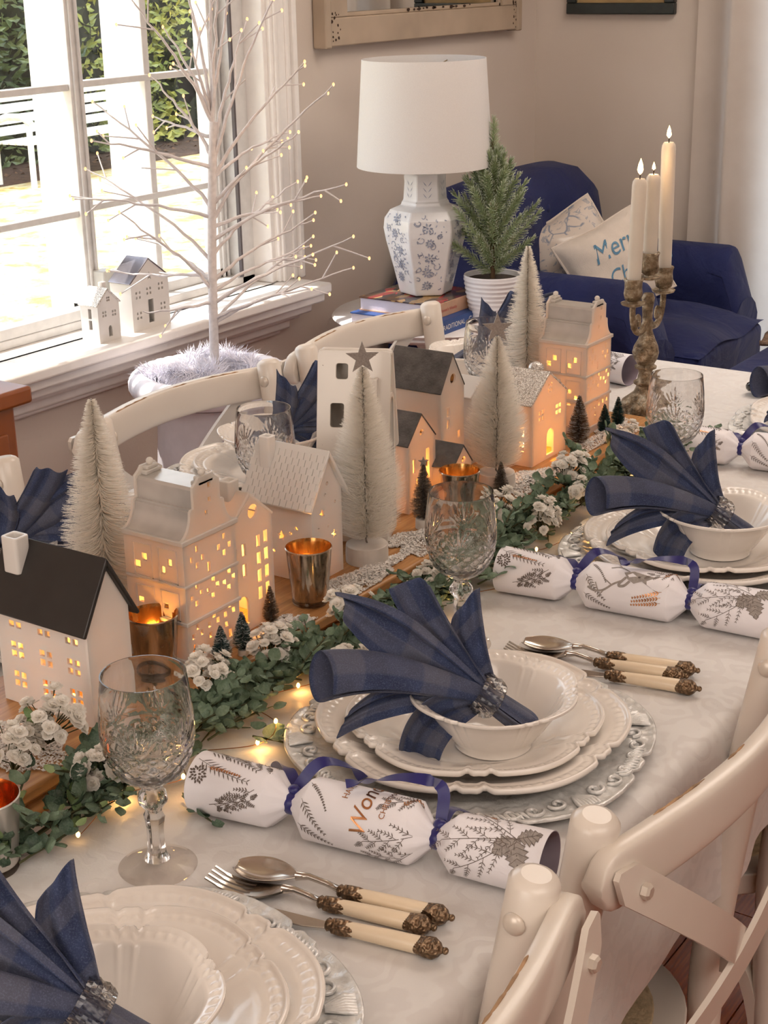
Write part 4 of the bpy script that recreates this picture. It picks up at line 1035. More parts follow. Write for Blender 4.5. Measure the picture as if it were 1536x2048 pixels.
# ---- cutlery
STEEL = M('satin_steel', 'cbc2b8', .18, 1.0, var=.06, vscale=20)
BRONZE = M('antique_bronze', '8a725a', .36, .9, var=.55, vscale=190, bump=.9, bscale=200, bdist=.005)
IVORY = M('ivory_handle', 'ead5b8', .28, var=.03)
def handle(t, L0=.0):
    """handle along +X from x=L0: ornate ferrule, ivory grip, ornate cap with a ball"""
    m = MB()
    prof = [(0, .0), (.0046, .0), (.0060, .002), (.0048, .0045), (.0062, .0065), (.0070, .013), (.0066, .021), (.0058, .026)]
    X = Matrix(((0, 0, 1, L0), (1, 0, 0, 0), (0, 1, 0, .0085), (0, 0, 0, 1)))
    P = [[((r + .0007 * math.cos(a * 5 + z * 900) * (1 if .005 < z < .024 else 0)) * math.cos(a), (r + .0007 * math.cos(a * 5 + z * 900) * (1 if .005 < z < .024 else 0)) * math.sin(a) * .9, z + (.0045 * abs(math.cos(a)) if z > .025 else 0)) for a in [TAU * k / 28 for k in range(28)]] for r, z in prof]
    MB().grid(P, cv=True, mat=X).make('ferrule', BRONZE, t, angle=60)
    MB().lathe([(.0058, .020), (.0062, .030), (.0070, .060), (.0074, .092), (.0070, .094)], 24, X).make('grip', IVORY, t)
    P = [[((r + .0008 * math.cos(a * 4 + z * 700) * (1 if .09 < z < .107 else 0)) * math.cos(a), (r + .0008 * math.cos(a * 4 + z * 700) * (1 if .09 < z < .107 else 0)) * math.sin(a) * .95, z - (.004 * abs(math.cos(a)) if z < .088 else 0)) for a in [TAU * k / 28 for k in range(28)]] for r, z in [(.0070, .087), (.0080, .090), (.0086, .096), (.0082, .102), (.0060, .107), (.0032, .109), (.0026, .1105)]]
    MB().grid(P, cv=True, mat=X).make('end_cap', BRONZE, t, angle=60)
    MB().ball((L0 + .1125, 0, .0085), .0030, 10, 8).make('finial', BRONZE, t)
def spoon(lab, loc, rz, grp):
    t = thing('spoon', lab, 'spoon', loc, rz, grp); P = []
    for i in range(15):
        s_ = i / 14; x = -.108 + .066 * s_; hw = .0205 * math.sin(PI * (.06 + .90 * s_)) ** .7 * (1.05 - .35 * s_)
        row = []
        for j in range(13):
            q = -1 + 2 * j / 12; row.append((x, hw * q, .0115 - .0085 * (1 - q * q) * math.sin(PI * min(1, .08 + s_ * .92)) ** .7 + .002 * s_))
        P.append(row)
    MB().grid(P).make('bowl', STEEL, t, angle=180, solid=.0014, sub=1)
    MB().tube([(-.043, 0, .0125), (-.030, 0, .0150), (-.012, 0, .0125), (.002, 0, .009)], [.0040, .0028, .0026, .0030], 10).make('neck', STEEL, t, angle=180)
    handle(t); return t
def fork(lab, loc, rz, grp):
    t = thing('fork', lab, 'fork', loc, rz, grp)
    for k in range(4):
        y = (k - 1.5) * .0058
        MB().strap(spline([(-.112, y * 1.05, .013), (-.095, y, .0068), (-.076, y, .0045), (-.064, y, .0055)], 5), (0, 1, 0), [.0018] * 4 + [.0032] * 12, .0016).make('tine', STEEL, t, angle=60)
    MB().strap(spline([(-.067, 0, .0050), (-.055, 0, .0066), (-.044, 0, .0095), (-.034, 0, .0132)], 5), (0, 1, 0), [.0206] * 5 + [.0206 - .0010 * k for k in range(11)], .0018).make('palm', STEEL, t, angle=60)
    MB().tube([(-.036, 0, .0128), (-.024, 0, .0146), (-.010, 0, .012), (.002, 0, .009)], [.0042, .0028, .0026, .0030], 10).make('neck', STEEL, t, angle=180)
    handle(t); return t
def knife(lab, loc, rz, grp):
    t = thing('knife', lab, 'knife', loc, rz, grp)
    MB().plate([(-.112, .002), (-.105, -.006), (-.085, -.0085), (-.020, -.008), (.002, -.004), (.002, .004), (-.09, .0065)], [], .0016, Matrix.Translation((0, 0, .0065))).make('blade', STEEL, t, bevel=.0004)
    handle(t); return t

# ---- christmas crackers with botanical print
PAPER = M('white_cracker_paper', 'f2edf0', .5, var=.02)
LILAC = M('lilac_paper_inside', 'a396a2', .7)
INK = M('sepia_print', '6d6058', .7, var=.25, vscale=300)
INKL = M('pale_sepia_print', 'a0968f', .7, var=.2, vscale=300)
COPPER = M('copper_foil_print', 'd99a6c', .25, .9)
RIB = M('navy_satin_ribbon', '221f6a', .35, var=.15, Sheen_Weight=.3)
CR = .0262
class Print:
    """2-D strokes in (axial, angle*R) wrapped onto the cracker"""
    def __init__(s, rf): s.m = MB(); s.rf = rf
    def w(s, u, v, lift=.00035): 
        r = s.rf(u) + lift; a = v / CR; return (u, -r * math.sin(a), CR + r * math.cos(a))
    def poly(s, pts, lift=.00035):
        s.m.add([s.w(u, v, lift) for u, v in pts], [tuple(range(len(pts)))])
    def stroke(s, pts, wd, lift=.00035):
        n = len(pts); L = []; Rr = []
        for i in range(n):
            a, b = pts[max(0, i - 1)], pts[min(n - 1, i + 1)]; dx, dy = b[0] - a[0], b[1] - a[1]; q = math.hypot(dx, dy) or 1; ww = (wd[i] if isinstance(wd, (list, tuple)) else wd) / 2
            L.append((pts[i][0] - dy / q * ww, pts[i][1] + dx / q * ww)); Rr.append((pts[i][0] + dy / q * ww, pts[i][1] - dx / q * ww))
        s.m.add([s.w(*p, lift) for p in L + Rr], [(i, i + 1, n + i + 1, n + i) for i in range(n - 1)])
    def leaf(s, p, ang, L, W):
        c, d = math.cos(ang), math.sin(ang); f = lambda a, b: (p[0] + a * c - b * d, p[1] + a * d + b * c)
        s.poly([f(0, 0), f(L * .3, W * .8), f(L * .65, W * .7), f(L, 0), f(L * .65, -W * .7), f(L * .3, -W * .8)])
    def fern(s, p, ang, L, n, ll, lw, curve=0., stem=.0004, spread=.8):
        pts = []; a = ang; q = p
        for i in range(n + 1):
            pts.append(q); q = (q[0] + L / n * math.cos(a), q[1] + L / n * math.sin(a)); a += curve / n
        s.stroke(pts, stem); a = ang
        for i in range(1, n + 1):
            k = (1 - .6 * i / n) * ll; s.leaf(pts[i], a + spread, k, lw); s.leaf(pts[i], a - spread, k, lw); a += curve / n
    def sprig(s, p, ang, L, n, ll, lw, rng, curve=0.):
        """branch whose side twigs carry needles"""
        pts = []; a = ang; q = p
        for i in range(n + 1):
            pts.append((q, a)); q = (q[0] + L / n * math.cos(a), q[1] + L / n * math.sin(a)); a += curve / n
        s.stroke([x[0] for x in pts], .00055)
        for i in range(1, n + 1):
            sd = 1 if i % 2 else -1; t_ = (1 - .55 * i / n)
            s.fern(pts[i][0], pts[i][1] + sd * rng.uniform(.6, .9), L * .42 * t_, 5, ll, lw, -sd * .3, .0004)
def rbar(u): return .0262 if abs(u) < .046 else max(.0075, .0262 - (abs(u) - .046) * 1.35)
def cracker(lab, p, q, motif, seed, grp='christmas crackers'):
    a, b = Vector((p[0], p[1], 0)), Vector((q[0], q[1], 0)); d = (b - a).normalized(); mid = (a + b) / 2
    t = thing('christmas_cracker', lab, 'cracker', (mid.x, mid.y, TZ + .0015), math.atan2(d.y, d.x), grp)
    rng = random.Random(seed); nth = 40
    def tubeg(prof, oct_=()):
        P = []
        for u, r, oc in prof:
            P.append([(u, -(r + oc * r * .05 * math.cos(8 * x)) * math.sin(x), CR + (r + oc * r * .05 * math.cos(8 * x)) * math.cos(x)) for x in [TAU * k / nth for k in range(nth)]])
        return MB().grid(P, cv=True)
    bar = tubeg([(-.064, .0070, 1), (-.059, .0115, 2), (-.0465, .0255, .6), (-.044, .0262, 0), (.044, .0262, 0), (.0465, .0255, .6), (.059, .0115, 2), (.064, .0070, 1)]).make('barrel', PAPER, t, angle=35)
    tubeg([(-.0655, .0066, 1), (-.060, .0066, 1), (0, .0066, 0), (.060, .0066, 1), (.0655, .0066, 1)]).make('twist', PAPER, t, angle=60)
    ends = []
    for sg, L in ((-1, .088), (1, .092)):
        e = tubeg([(sg * .0655, .0070, 1), (sg * .071, .0125, 2), (sg * .0825, .0238, .6), (sg * .086, .0246, 0), (sg * (.066 + L), .0262, 0)]).make('end_tube', PAPER, t, angle=35)
        tubeg([(sg * (.066 + L), .0262, 0), (sg * (.066 + L), .0255, 0), (sg * (.066 + L * .5), .0245, 0), (sg * .090, .0235, 0)]).make('lining', LILAC, e, angle=35)
        ends.append((sg, L, e))
    # ribbons: a knot and two streamers at each tie
    for sg in (-1, 1):
        r_ = thing('ribbon', '', ''); del r_['label']; del r_['category']; r_.parent = t
        m = MB(); m.lathe([(.0080, -.0055), (.0096, -.002), (.0096, .002), (.0080, .0055)], 20, Matrix(((0, 0, 1, sg * .0655), (0, 1, 0, 0), (-1, 0, 0, CR), (0, 0, 0, 1)))); m.make('band', RIB, r_, angle=60)
        MB().ball((sg * .0655, .004, CR + .0100), .0052, 10, 8, sc=(1.1, 1.0, .9)).make('knot', RIB, r_)
        w_ = rng.uniform
        if sg < 0: st = [[(-.0655, .006, .036), (-.050, .022, .056), (-.03, .036, .050), (-.022, .044, .036)], [(-.0655, .010, .034), (-.085, .028, .040), (-.108, .048, .026), (-.118, .066, .004)]]
        else: st = [[(.0655, .006, .036), (.060, .020, .060), (.030, .018, .063), (.006, .005, .061), (-.012, -.006, .0600)], [(.0655, .008, .034), (.064, .034, .034), (.074, .060, .014), (.066, .082, .003)]]
        for pts in st:
            pp = spline([(x, y, z) for x, y, z in pts], 7)
            MB().strap(pp, [Vector((.85, .35 * math.sin(i * .35), .25 * math.cos(i * .3))) for i in range(len(pp))], .0098, .0005).make('streamer', RIB, r_, angle=60)
    # botanical print
    for sg, L, e in ends:
        rf = lambda u: np.interp(abs(u), [.0825, .086, .066 + L], [.0238, .0246, .0262])
        pr = Print(rf); pc = Print(rf); ph = Print(rf)
        far = .066 + L - .004
        if sg < 0:
            pr.fern((-far, -.010), .10, .055, 12, .012, .0007, .3, spread=.75); pr.fern((-far, .006), .35, .052, 11, .010, .0006, -.3)
            pr.sprig((-far + .004, -.022), .15, .058, 9, .0052, .0007, rng, .2); pr.sprig((-.090, .022), 2.4, .036, 8, .0045, .0006, rng, .3)
            pr.sprig((-far + .02, .044), -.3, .040, 8, .0045, .0006, rng); pr.sprig((-.094, -.045), 2.8, .045, 8, .0045, .0006, rng)
            for k in range(26):      # pine cone
                a_ = k * 2.4; r0 = .0012 * math.sqrt(k); pr.leaf((-far + .006 + r0 * math.cos(a_), .020 + r0 * math.sin(a_)), a_, .0034, .0012)
            pc.fern((-far + .012, .012), .02, .030, 12, .0042, .0007, .05, spread=.6)
        else:
            c0 = (far - .018, .012)
            for an, n_ in ((2.35, 8), (2.95, 8), (3.6, 8)): pr.sprig(c0, an, .060, n_, .0048, .00045, rng, rng.uniform(-.3, .3))
            for an, L_ in ((1.3, .026), (-.5, .020), (2.4, .022)):     # holly leaves
                c_, s_ = math.cos(an), math.sin(an); out = []
                for i in range(13):
                    f = i / 12; ww = .0078 * math.sin(PI * f) * (1.25 if i % 2 else .8); out.append((f * L_, ww))
                full = out + [(x, -y) for x, y in out[-2:0:-1]]
                G2 = lambda x, y: (c0[0] + x * c_ - y * s_, c0[1] + x * s_ + y * c_)
                pr.stroke([G2(0, 0), G2(L_ * .5, 0), G2(L_, 0)], .0006, .0005); pr.stroke([G2(*p_) for p_ in full + full[:1]], .0004, .0005)
                for i in range(2, 11, 2):
                    for s2 in (1, -1): pr.stroke([G2(out[i][0] - .002, 0), G2(out[i + 1][0], s2 * out[i + 1][1] * .9)], .0004, .0005)
                for i in range(12):
                    x0, y0 = out[i]; x1, y1 = out[i + 1]
                    for s2 in (1, -1): ph.poly([(c0[0] + x0 * c_ - 0 * s_, c0[1] + x0 * s_), (c0[0] + x1 * c_, c0[1] + x1 * s_), (c0[0] + x1 * c_ - s2 * y1 * s_, c0[1] + x1 * s_ + s2 * y1 * c_), (c0[0] + x0 * c_ - s2 * y0 * s_, c0[1] + x0 * s_ + s2 * y0 * c_)])
            pr.stroke([(c0[0], c0[1]), (c0[0] - .012, c0[1] - .026), (c0[0] - .018, c0[1] - .044)], .0006)
            for i, (du, dv, an) in enumerate(((-.012, -.026, -2.6), (-.010, -.022, -.6), (-.015, -.036, -2.9), (-.014, -.034, -.9), (-.018, -.044, -1.8))): pr.leaf((c0[0] + du, c0[1] + dv), an, .011, .0026)
            pc.fern((c0[0] - .022, c0[1] - .018), -2.5, .028, 10, .0046, .0008, .2, spread=.6)
        if ph.m.v: ph.m.make('holly_print', INKL, e, angle=None)
        pr.m.make('botanical_print', INK, e, angle=None, kind='stuff'); pc.m.make('foil_print', COPPER, e, angle=None)
    pr = Print(rbar); pc = Print(rbar)
    if motif != 'stag': pr.sprig((.058, .028), 2.75, .048, 8, .0048, .00045, rng, .2); pr.sprig((.056, .050), 3.0, .044, 8, .0045, .00045, rng, -.2)
    pr.sprig((.058, -.012), 2.5, .040, 8, .0045, .00045, rng, .3)
    pr.fern((-.046, .020), .9, .034, 10, .006, .0006, -.2); pr.fern((-.046, .040), .6, .032, 10, .006, .0006, -.2); pr.fern((-.044, .004), .55, .030, 12, .003, .0006, .5)
    pr.fern((-.044, -.04), .3, .03, 10, .006, .0006); pr.sprig((.05, -.05), 2.9, .05, 9, .005, .0006, rng)
    pc.fern((.038, .008), -1.2, .022, 7, .005, .0009, .3, spread=.7)
    if motif == 'words':
        for body, size, u0, v0, sh in (('HAVE A', .0075, -.014, .012, 0.), ('Wonderful', .0205, .008, .040, .25), ('CHRISTMAS', .0068, .0215, .022, 0.)):
            me = textmesh(body, size, sh); base = len(pc.m.v)
            vs = [pc.w(u0 - v.co.y + .006, v0 - v.co.x, .0006) for v in me.vertices]; pc.m.add(vs, [tuple(p_.vertices) for p_ in me.polygons]); bpy.data.meshes.remove(me)
    if motif == 'stag':
        pl = Print(rbar); w0_ = pl.w; pl.w = lambda u, v, lift=.00035: w0_(u, v + .030, lift)
        out = [(-.006, -.020), (.004, -.024), (.014, -.022), (.028, -.020), (.042, -.026), (.046, -.012), (.036, -.002), (.024, -.008), (.016, -.012), (.008, -.008), (.000, -.012)]
        pl.poly(out, .00045)
        for pts, w0 in (([(-.004, -.010), (-.014, -.004), (-.024, .004), (-.034, .006), (-.042, .003)], .0022), ([(-.030, .005), (-.034, -.003)], .0012), ([(-.036, .006), (-.043, -.003)], .0010), ([(-.016, -.003), (-.026, -.009)], .0012), ([(-.022, .002), (-.030, .013)], .0012), ([(.000, -.022), (-.012, -.028), (-.022, -.024)], .0014), ([(-.010, -.027), (-.016, -.034)], .001), ([(-.002, -.014), (-.008, -.004), (-.002, -.004), (.003, -.010)], .0030)):
            sp = spline([(x, y, 0) for x, y in pts], 5); pl.stroke([(p_.x, p_.y) for p_ in sp], w0, .00045)
        pl.m.make('stag_print', INKL, bar, angle=None)
        pd = Print(rbar); w1_ = pd.w; pd.w = lambda u, v, lift=.00035: w1_(u, v + .030, lift); pd.poly([(.012 + .0016 * math.cos(k), -.0165 + .0013 * math.sin(k)) for k in [TAU * i / 10 for i in range(10)]], .0007); pd.m.make('eye_print', INK, bar, angle=None)
        for dv in (0, .006, .012): pc.fern((.040, .026 + dv), 2.75 + dv * 10, .032, 10, .0048, .0009, .1, spread=.6)
    pr.m.make('botanical_print', INK, bar, angle=None, kind='stuff'); pc.m.make('foil_print', COPPER, bar, angle=None)
    return t

def setting(cx, cy, rot, who, nap_lab, k, cut=True, crk=None, boff=(-.018, -.03), glass=True):
    """who: words that single the place out"""
    c, s_ = math.cos(rot), math.sin(rot)
    def W(x, y): return (cx + c * x - s_ * y, cy + s_ * x + c * y)
    z = TZ + .0016
    put('charger_plate', ME['charger'], 'ornate silver charger plate ' + who, 'charger plate', (cx, cy, z), rot + .2 + k, 'silver chargers')
    put('dinner_plate', ME['dinner'], 'large cream scalloped dinner plate ' + who, 'plate', (*W(.001, -.002), z + .0052), rot + .35 + k * .7, 'cream dinner plates')
    put('salad_plate', ME['salad'], 'smaller cream scalloped plate stacked ' + who, 'plate', (*W(-.002, -.006), z + .0122), rot + .1 + k, 'cream salad plates')
    put('soup_bowl', ME['bowl'], 'cream scalloped bowl holding a folded napkin ' + who, 'bowl', (*W(*boff), z + .0188), rot + k * .5, 'cream bowls')
    nx, ny = W(boff[0] - .012, boff[1] - .004)
    m = Matrix.Translation((nx, ny, z + .068)) @ Matrix.Rotation(rot + rad(118), 4, 'Z') @ Matrix.Rotation(rad(-33), 4, 'Y') @ Matrix.Rotation(rad(14), 4, 'X')
    n = put('napkin', NAPS[k % 3], nap_lab, 'napkin', (0, 0, 0), 0, 'indigo napkins'); n.matrix_world = m
    md = n.modifiers.new('solid', 'SOLIDIFY'); md.thickness = .0011
    md = n.modifiers.new('sub', 'SUBSURF'); md.levels = 1; md.render_levels = 1
    r = put('napkin_ring', RINGM, 'cut crystal ring around the napkin ' + who, 'napkin ring', (0, 0, 0), 0, 'crystal napkin rings'); r.matrix_world = m @ Matrix.Translation((.004, 0, 0))
    if glass:
        g = thing('wine_goblet', 'cut crystal goblet ' + glass, 'goblet', (*W(.178, .118), TZ + .0016), rot + k, 'crystal goblets')
        for nm, me in GOB.items(): inst(nm, me, g)
    if cut:
        a = rot + rad(-80)
        # handles point towards the diner
        sp = W(.219, -.030); fk = W(.199, -.026); kn = W(.179, -.048)
        for o_ in (spoon('spoon ' + cut, (*sp, z), a, 'cutlery'), fork('fork ' + cut, (*fk, z), a + rad(1.5), 'cutlery'), knife('knife ' + cut, (*kn, z), a + rad(2), 'cutlery')): o_.scale = (.83, .92, .92)
    if crk: cracker(*crk)

setting(.585, .632, 0, 'in the lower left corner', 'indigo napkin fanned out in the bowl at the lower left corner', 0, 'with ivory handle beside the lower left plates', None, (-.03, -.03), glass='nearest the camera')
setting(1.07, .645, 0, 'in the middle of the picture', 'indigo napkin fanned out in the middle bowl', 1, 'with ivory handle beside the middle plates', ('white christmas cracker with copper lettering in front of the middle plates', (.850, .782), (.896, .470), 'words', 2), (-.016, -.034), glass='between the middle napkin and the votives')
setting(1.60, .645, 0, 'at the right behind the stag cracker', 'indigo napkin with grey plaid in the bowl at the right', 2, None, ('white christmas cracker printed with a stag', (1.398, .805), (1.432, .490), 'stag', 5), (-.004, -.024), glass='right of the candelabra')
setting(2.17, .665, 0, 'at the far right edge', 'indigo napkin in the bowl beyond the right edge', 0, None, ('white christmas cracker lying behind the right-hand goblet', (1.945, .83), (1.985, .52), 'plain', 8), (-.01, -.02), glass=False)
setting(1.05, 1.243, PI, 'across the table behind the black-roofed house', 'indigo napkin behind the tall left bristle tree', 0, None, ('white christmas cracker across the table at the left edge', (1.235, 1.060), (1.275, 1.372), 'plain', 11), (-.01, -.02), glass=False)
setting(1.565, 1.245, PI, 'across the table behind the star house', 'indigo napkin across the table left of the speckled house', 2, None, ('white christmas cracker across the table behind the speckled house', (1.765, 1.065), (1.79, 1.375), 'plain', 14), (-.01, -.02), glass='across the table behind the star house')
setting(2.10, 1.245, PI, 'across the table behind the far bristle tree', 'indigo napkin standing behind the farther canal house', 1, None, ('white christmas cracker behind the farther canal house', (2.270, 1.055), (2.315, 1.365), 'plain', 17), (-.01, -.02), glass='across the table in front of the plant pot')

# ================================================================== eucalyptus garland, baby's breath, fairy lights
def m_euca(name, a, b):
    t = NT(name); v = t.coord(); oi = t.n('ShaderNodeObjectInfo').outputs['Random']
    c = t.mix(oi, lin(a), lin(b)); c = t.mix(t.ramp(t.noise(v, 500, 2), [(.4, 0.), (.7, .18)]), c, lin('b9c4b2'))
    p = t.pbr(c, .55); tr = t.n('ShaderNodeBsdfTranslucent'); t.l(c, tr.inputs[0])
    mx = t.n('ShaderNodeMixShader'); mx.inputs[0].default_value = .15; t.l(p, mx.inputs[1]); t.l(tr.outputs[0], mx.inputs[2])
    return t.done(mx.outputs[0])
EU = [m_euca('eucalyptus_leaf', '4c6149', '7a8f74'), m_euca('fresh_eucalyptus_leaf', '6b8450', '9bb076'), m_euca('dark_eucalyptus_leaf', '3d5240', '5c735d')]
STEMG = M('green_stem', '4a4a2c', .7)
def leaf_mesh(L, W, cup, mat, nm):
    P = []
    for i in range(6):
        s_ = i / 5; hw = W / 2 * math.sin(PI * min(1, .06 + s_ * .94)) ** .62 * (1 if i < 5 else .25)
        P.append([(L * s_, hw * q, cup * L * (s_ - .5) ** 2 + cup * W * .35 * q * q) for q in (-1, -.5, 0, .5, 1)])
    o = MB().grid(P).make(nm, mat, angle=180); me = o.data; bpy.data.objects.remove(o); return me
LEAVES = [leaf_mesh(.0215, .0180, .5, EU[0], 'leaf'), leaf_mesh(.0200, .0150, -.4, EU[0], 'leaf'), leaf_mesh(.0195, .0160, .6, EU[2], 'leaf'), leaf_mesh(.0160, .0125, .4, EU[1], 'leaf')]
gar = thing('eucalyptus_garland', 'green eucalyptus garland lying along the front of the wooden board', 'garland', (1.35, .845, TZ))
rng = random.Random(21); lf = []; st = MB()
def gp(x): return Vector((x, .846 + .010 * math.sin(x * 9), .770 + .004 * math.sin(x * 15)))
org = Vector(gar.location)
spine = [gp(.70 + 1.30 * k / 60) - org for k in range(61)]; st.tube(spine, .0022, 6)
def sprig(p, d, L, n, kind=None):
    """stem with paired round leaves"""
    d = d.normalized(); pts = []; q = Vector(p); dd = d.copy()
    for i in range(n + 1):
        pts.append(q.copy()); dd = (dd + Vector((rng.uniform(-.12, .12), rng.uniform(-.12, .12), rng.uniform(-.14, .06)))).normalized(); q = q + dd * L / n
        if q.z < TZ + .006: q.z = TZ + .006
        if q.y > BY0 - .006 and q.z < BZ + .006: q.z = BZ + .006
    st.tube([a - org for a in pts], [.0011] * n + [.0005], 5)
    up = Vector((0, 0, 1))
    for i in range(1, n + 1):
        t_ = (pts[i] - pts[i - 1]).normalized()
        for sd in (-1, 1) if i < n else (0,):
            side = (t_.cross(up) * sd + up * rng.uniform(.1, .9) + t_ * rng.uniform(.3, .9)).normalized() if sd else t_
            nrm = (up + Vector((rng.uniform(-.6, .6), rng.uniform(-.9, .2), rng.uniform(-.1, .3)))); nrm = (nrm - side * nrm.dot(side)).normalized(); bi = nrm.cross(side)
            sc = rng.uniform(.7, 1.15) * (1 - .35 * i / n)
            m = Matrix((side * sc, bi * sc, nrm * sc)).transposed().to_4x4(); m.translation = pts[i]
            k = kind if kind is not None else rng.choice((0, 0, 1, 1, 2, 2, 3)) 
            lf.append((m, k))
x = .70
while x < 1.99:
    c = gp(x)
    for _ in range(5):
        d = Vector((rng.choice((-1, 1)) * rng.uniform(.5, 1.0), rng.uniform(-1.0, .55), rng.uniform(.05, .75)))
        sprig(c + Vector((rng.uniform(-.01, .01), rng.uniform(-.018, .016), rng.uniform(-.006, .008))), d, rng.uniform(.042, .070), rng.choice((4, 5, 5)))
    x += .027
for p, d, L, n in (((.850, .800, .757), (-.2, -1, .02), .055, 4), ((.965, .815, .758), (.15, -.8, .05), .05, 4), ((1.36, .81, .77), (.5, -.6, .4), .05, 4), ((.79, .90, .80), (-.2, .1, 1), .035, 3), ((1.72, .87, .80), (-.5, .2, .9), .05, 4), ((1.80, .86, .79), (-.2, .1, 1), .05, 4), ((1.24, .82, .775), (-.3, -.4, .8), .045, 4), ((.92, .83, .77), (.3, -.6, .6), .05, 4)):
    sprig(Vector(p), Vector(d), L, n, 3 if n == 3 else None)
st.make('stems', STEMG, gar)
lf.sort(key=lambda e: e[0].translation.x * .8 + e[0].translation.y * .55)
rest = MB()
for i, (m, k) in enumerate(lf):
    mm = Matrix.Translation(-org) @ m
    if i < 296: inst('leaf', LEAVES[k], gar, mm)
    else: rest.add([v.co[:] for v in LEAVES[k].vertices], [tuple(p.vertices) for p in LEAVES[k].polygons], mm)
if rest.v: rest.make('farther_leaves', EU[0], gar, angle=180, kind='stuff')

BLOOM = m_porcelain('babys_breath_petal', 'fffaf2', .40, .7, .02)
def bloom_mesh(seed):
    r_ = random.Random(seed); m = MB()
    for lay, (n, e, L) in enumerate(((7, .15, 1.0), (6, .7, .85), (5, 1.15, .62))):
        for k in range(n):
            a = TAU * (k + .4 * lay) / n + r_.uniform(-.2, .2); d = Vector((math.cos(a) * math.cos(e), math.sin(a) * math.cos(e), math.sin(e))); s_ = Vector((-math.sin(a), math.cos(a), 0))
            up = s_.cross(d) * -1; L_ = .0066 * L * r_.uniform(.85, 1.1); w_ = .0036
            m.add([Vector((0, 0, 0)), d * L_ * .6 + s_ * w_ + up * .0006, d * L_ + s_ * w_ * .5 + up * r_.uniform(0, .0014), d * L_ * 1.02 - s_ * w_ * .5, d * L_ * .6 - s_ * w_ + up * .0006], [(0, 1, 2), (0, 2, 3), (0, 3, 4)])
    o = m.make('bloom', BLOOM, angle=180); me = o.data; bpy.data.objects.remove(o); return me
BLOOMS = [bloom_mesh(s_) for s_ in (1, 2, 3)]
def babys_breath(lab, c, r, n, seed):
    t = thing('babys_breath', lab, "flower sprig", (c[0], c[1], max(c[2] - .006, TZ + .006)), group="baby's breath sprigs")
    q = random.Random(seed); o = Vector(t.location); stm = MB(); root = Vector((q.uniform(-.01, .01), .005, -.006 if c[2] - .02 > TZ + .012 else .0))
    for k in range(int(n * 1.35)):
        for _ in range(30):
            p = Vector((q.uniform(-1, 1), q.uniform(-1, 1), q.uniform(-.5, 1)))
            if p.length < 1: break
        p = Vector((p.x * r[0], p.y * r[1], .02 + p.z * r[2] * 1.15))
        if (p + o).z < TZ + .006: p.z = TZ + .006 - o.z
        if (p + o).y > BY0 - .004 and (p + o).z < BZ + .006: p.z = BZ + .006 - o.z
        s_ = q.uniform(.75, 1.25); nd = (p - root).normalized()
        m = Matrix.Translation(p) @ nd.to_track_quat('Z', 'Y').to_matrix().to_4x4() @ Matrix.Scale(s_, 4); inst('blossom', q.choice(BLOOMS), t, m)
        mid = (root + p) / 2 + Vector((q.uniform(-.004, .004), q.uniform(-.004, .004), .003)); stm.tube([root, mid, p], .0005, 4)
    stm.make('stalks', STEMG, t); return t
for i, (lab, c, r, n) in enumerate((
    ("big baby's breath sprig in front of the black-roofed house", (.800, .900, .812), (.026, .030, .024), 34),
    ("baby's breath sprig at the left edge behind the white votive", (.765, .905, .800), (.020, .022, .020), 20),
    ("baby's breath sprig trailing below the left end of the board", (.800, .845, .780), (.026, .022, .016), 24),
    ("baby's breath sprig left of the nearest goblet stem", (.845, .838, .772), (.022, .018, .012), 14),
    ("baby's breath sprig right of the nearest goblet", (.965, .866, .796), (.026, .020, .018), 30),
    ("baby's breath sprig below the small green bristle trees", (1.060, .862, .788), (.026, .018, .020), 30),
    ("baby's breath sprig beside the tip of the middle napkin", (1.095, .800, .772), (.028, .020, .014), 24),
    ("baby's breath sprig behind the middle napkin", (1.185, .860, .786), (.028, .020, .018), 24),
    ("baby's breath sprig at the foot of the middle goblet", (1.300, .835, .778), (.030, .020, .015), 22),
    ("baby's breath sprig right of the middle goblet rim", (1.510, .868, .792), (.030, .018, .020), 32),
    ("baby's breath sprig behind the left end of the stag cracker", (1.530, .822, .782), (.034, .018, .018), 24),
    ("baby's breath sprig below the glitter-roofed house", (1.690, .866, .792), (.028, .020, .022), 28),
    ("baby's breath sprig left of the right-hand napkin", (1.640, .822, .782), (.028, .016, .014), 16),
    ("baby's breath sprig below the farther canal house", (1.845, .868, .794), (.034, .018, .016), 14),
    ("baby's breath sprig beside the candelabra base", (1.985, .850, .775), (.034, .022, .012), 14))):
    babys_breath(lab, c, r, n, 40 + i)

def m_bulb():
    t = NT('warm_fairy_bulb'); v = t.coord(); e = t.n('ShaderNodeEmission'); c = t.ramp(t.noise(v, 300, 1), [(.3, (1.0, .45, .10)), (.7, (1.0, .58, .20))]); t.l(c, e.inputs[0]); e.inputs[1].default_value = 8; return t.done(e.outputs[0])
BULB = m_bulb(); BULB.cycles.emission_sampling = 'NONE'
def bulb_mesh(r):
    o = MB().ball((0, 0, 0), r, 8, 6, sc=(1, 1, 1.5)).make('bulb', BULB, angle=180); me = o.data; bpy.data.objects.remove(o); return me
BM = bulb_mesh(.0019)
fl_ = thing('fairy_light_string', 'copper wire string of warm fairy lights woven through the garland', 'fairy lights', (1.3, .83, TZ))
pts = []
lights = [(.755, .83), (.822, .846), (.858, .805), (.905, .85), (.957, .803), (.981, .800), (1.02, .862), (1.07, .842), (1.115, .796), (1.16, .86), (1.22, .83), (1.279, .812), (1.33, .85), (1.40, .80), (1.46, .845), (1.515, .82), (1.573, .808), (1.613, .796), (1.68, .83), (1.739, .808), (1.79, .84), (1.85, .86), (1.92, .83)]
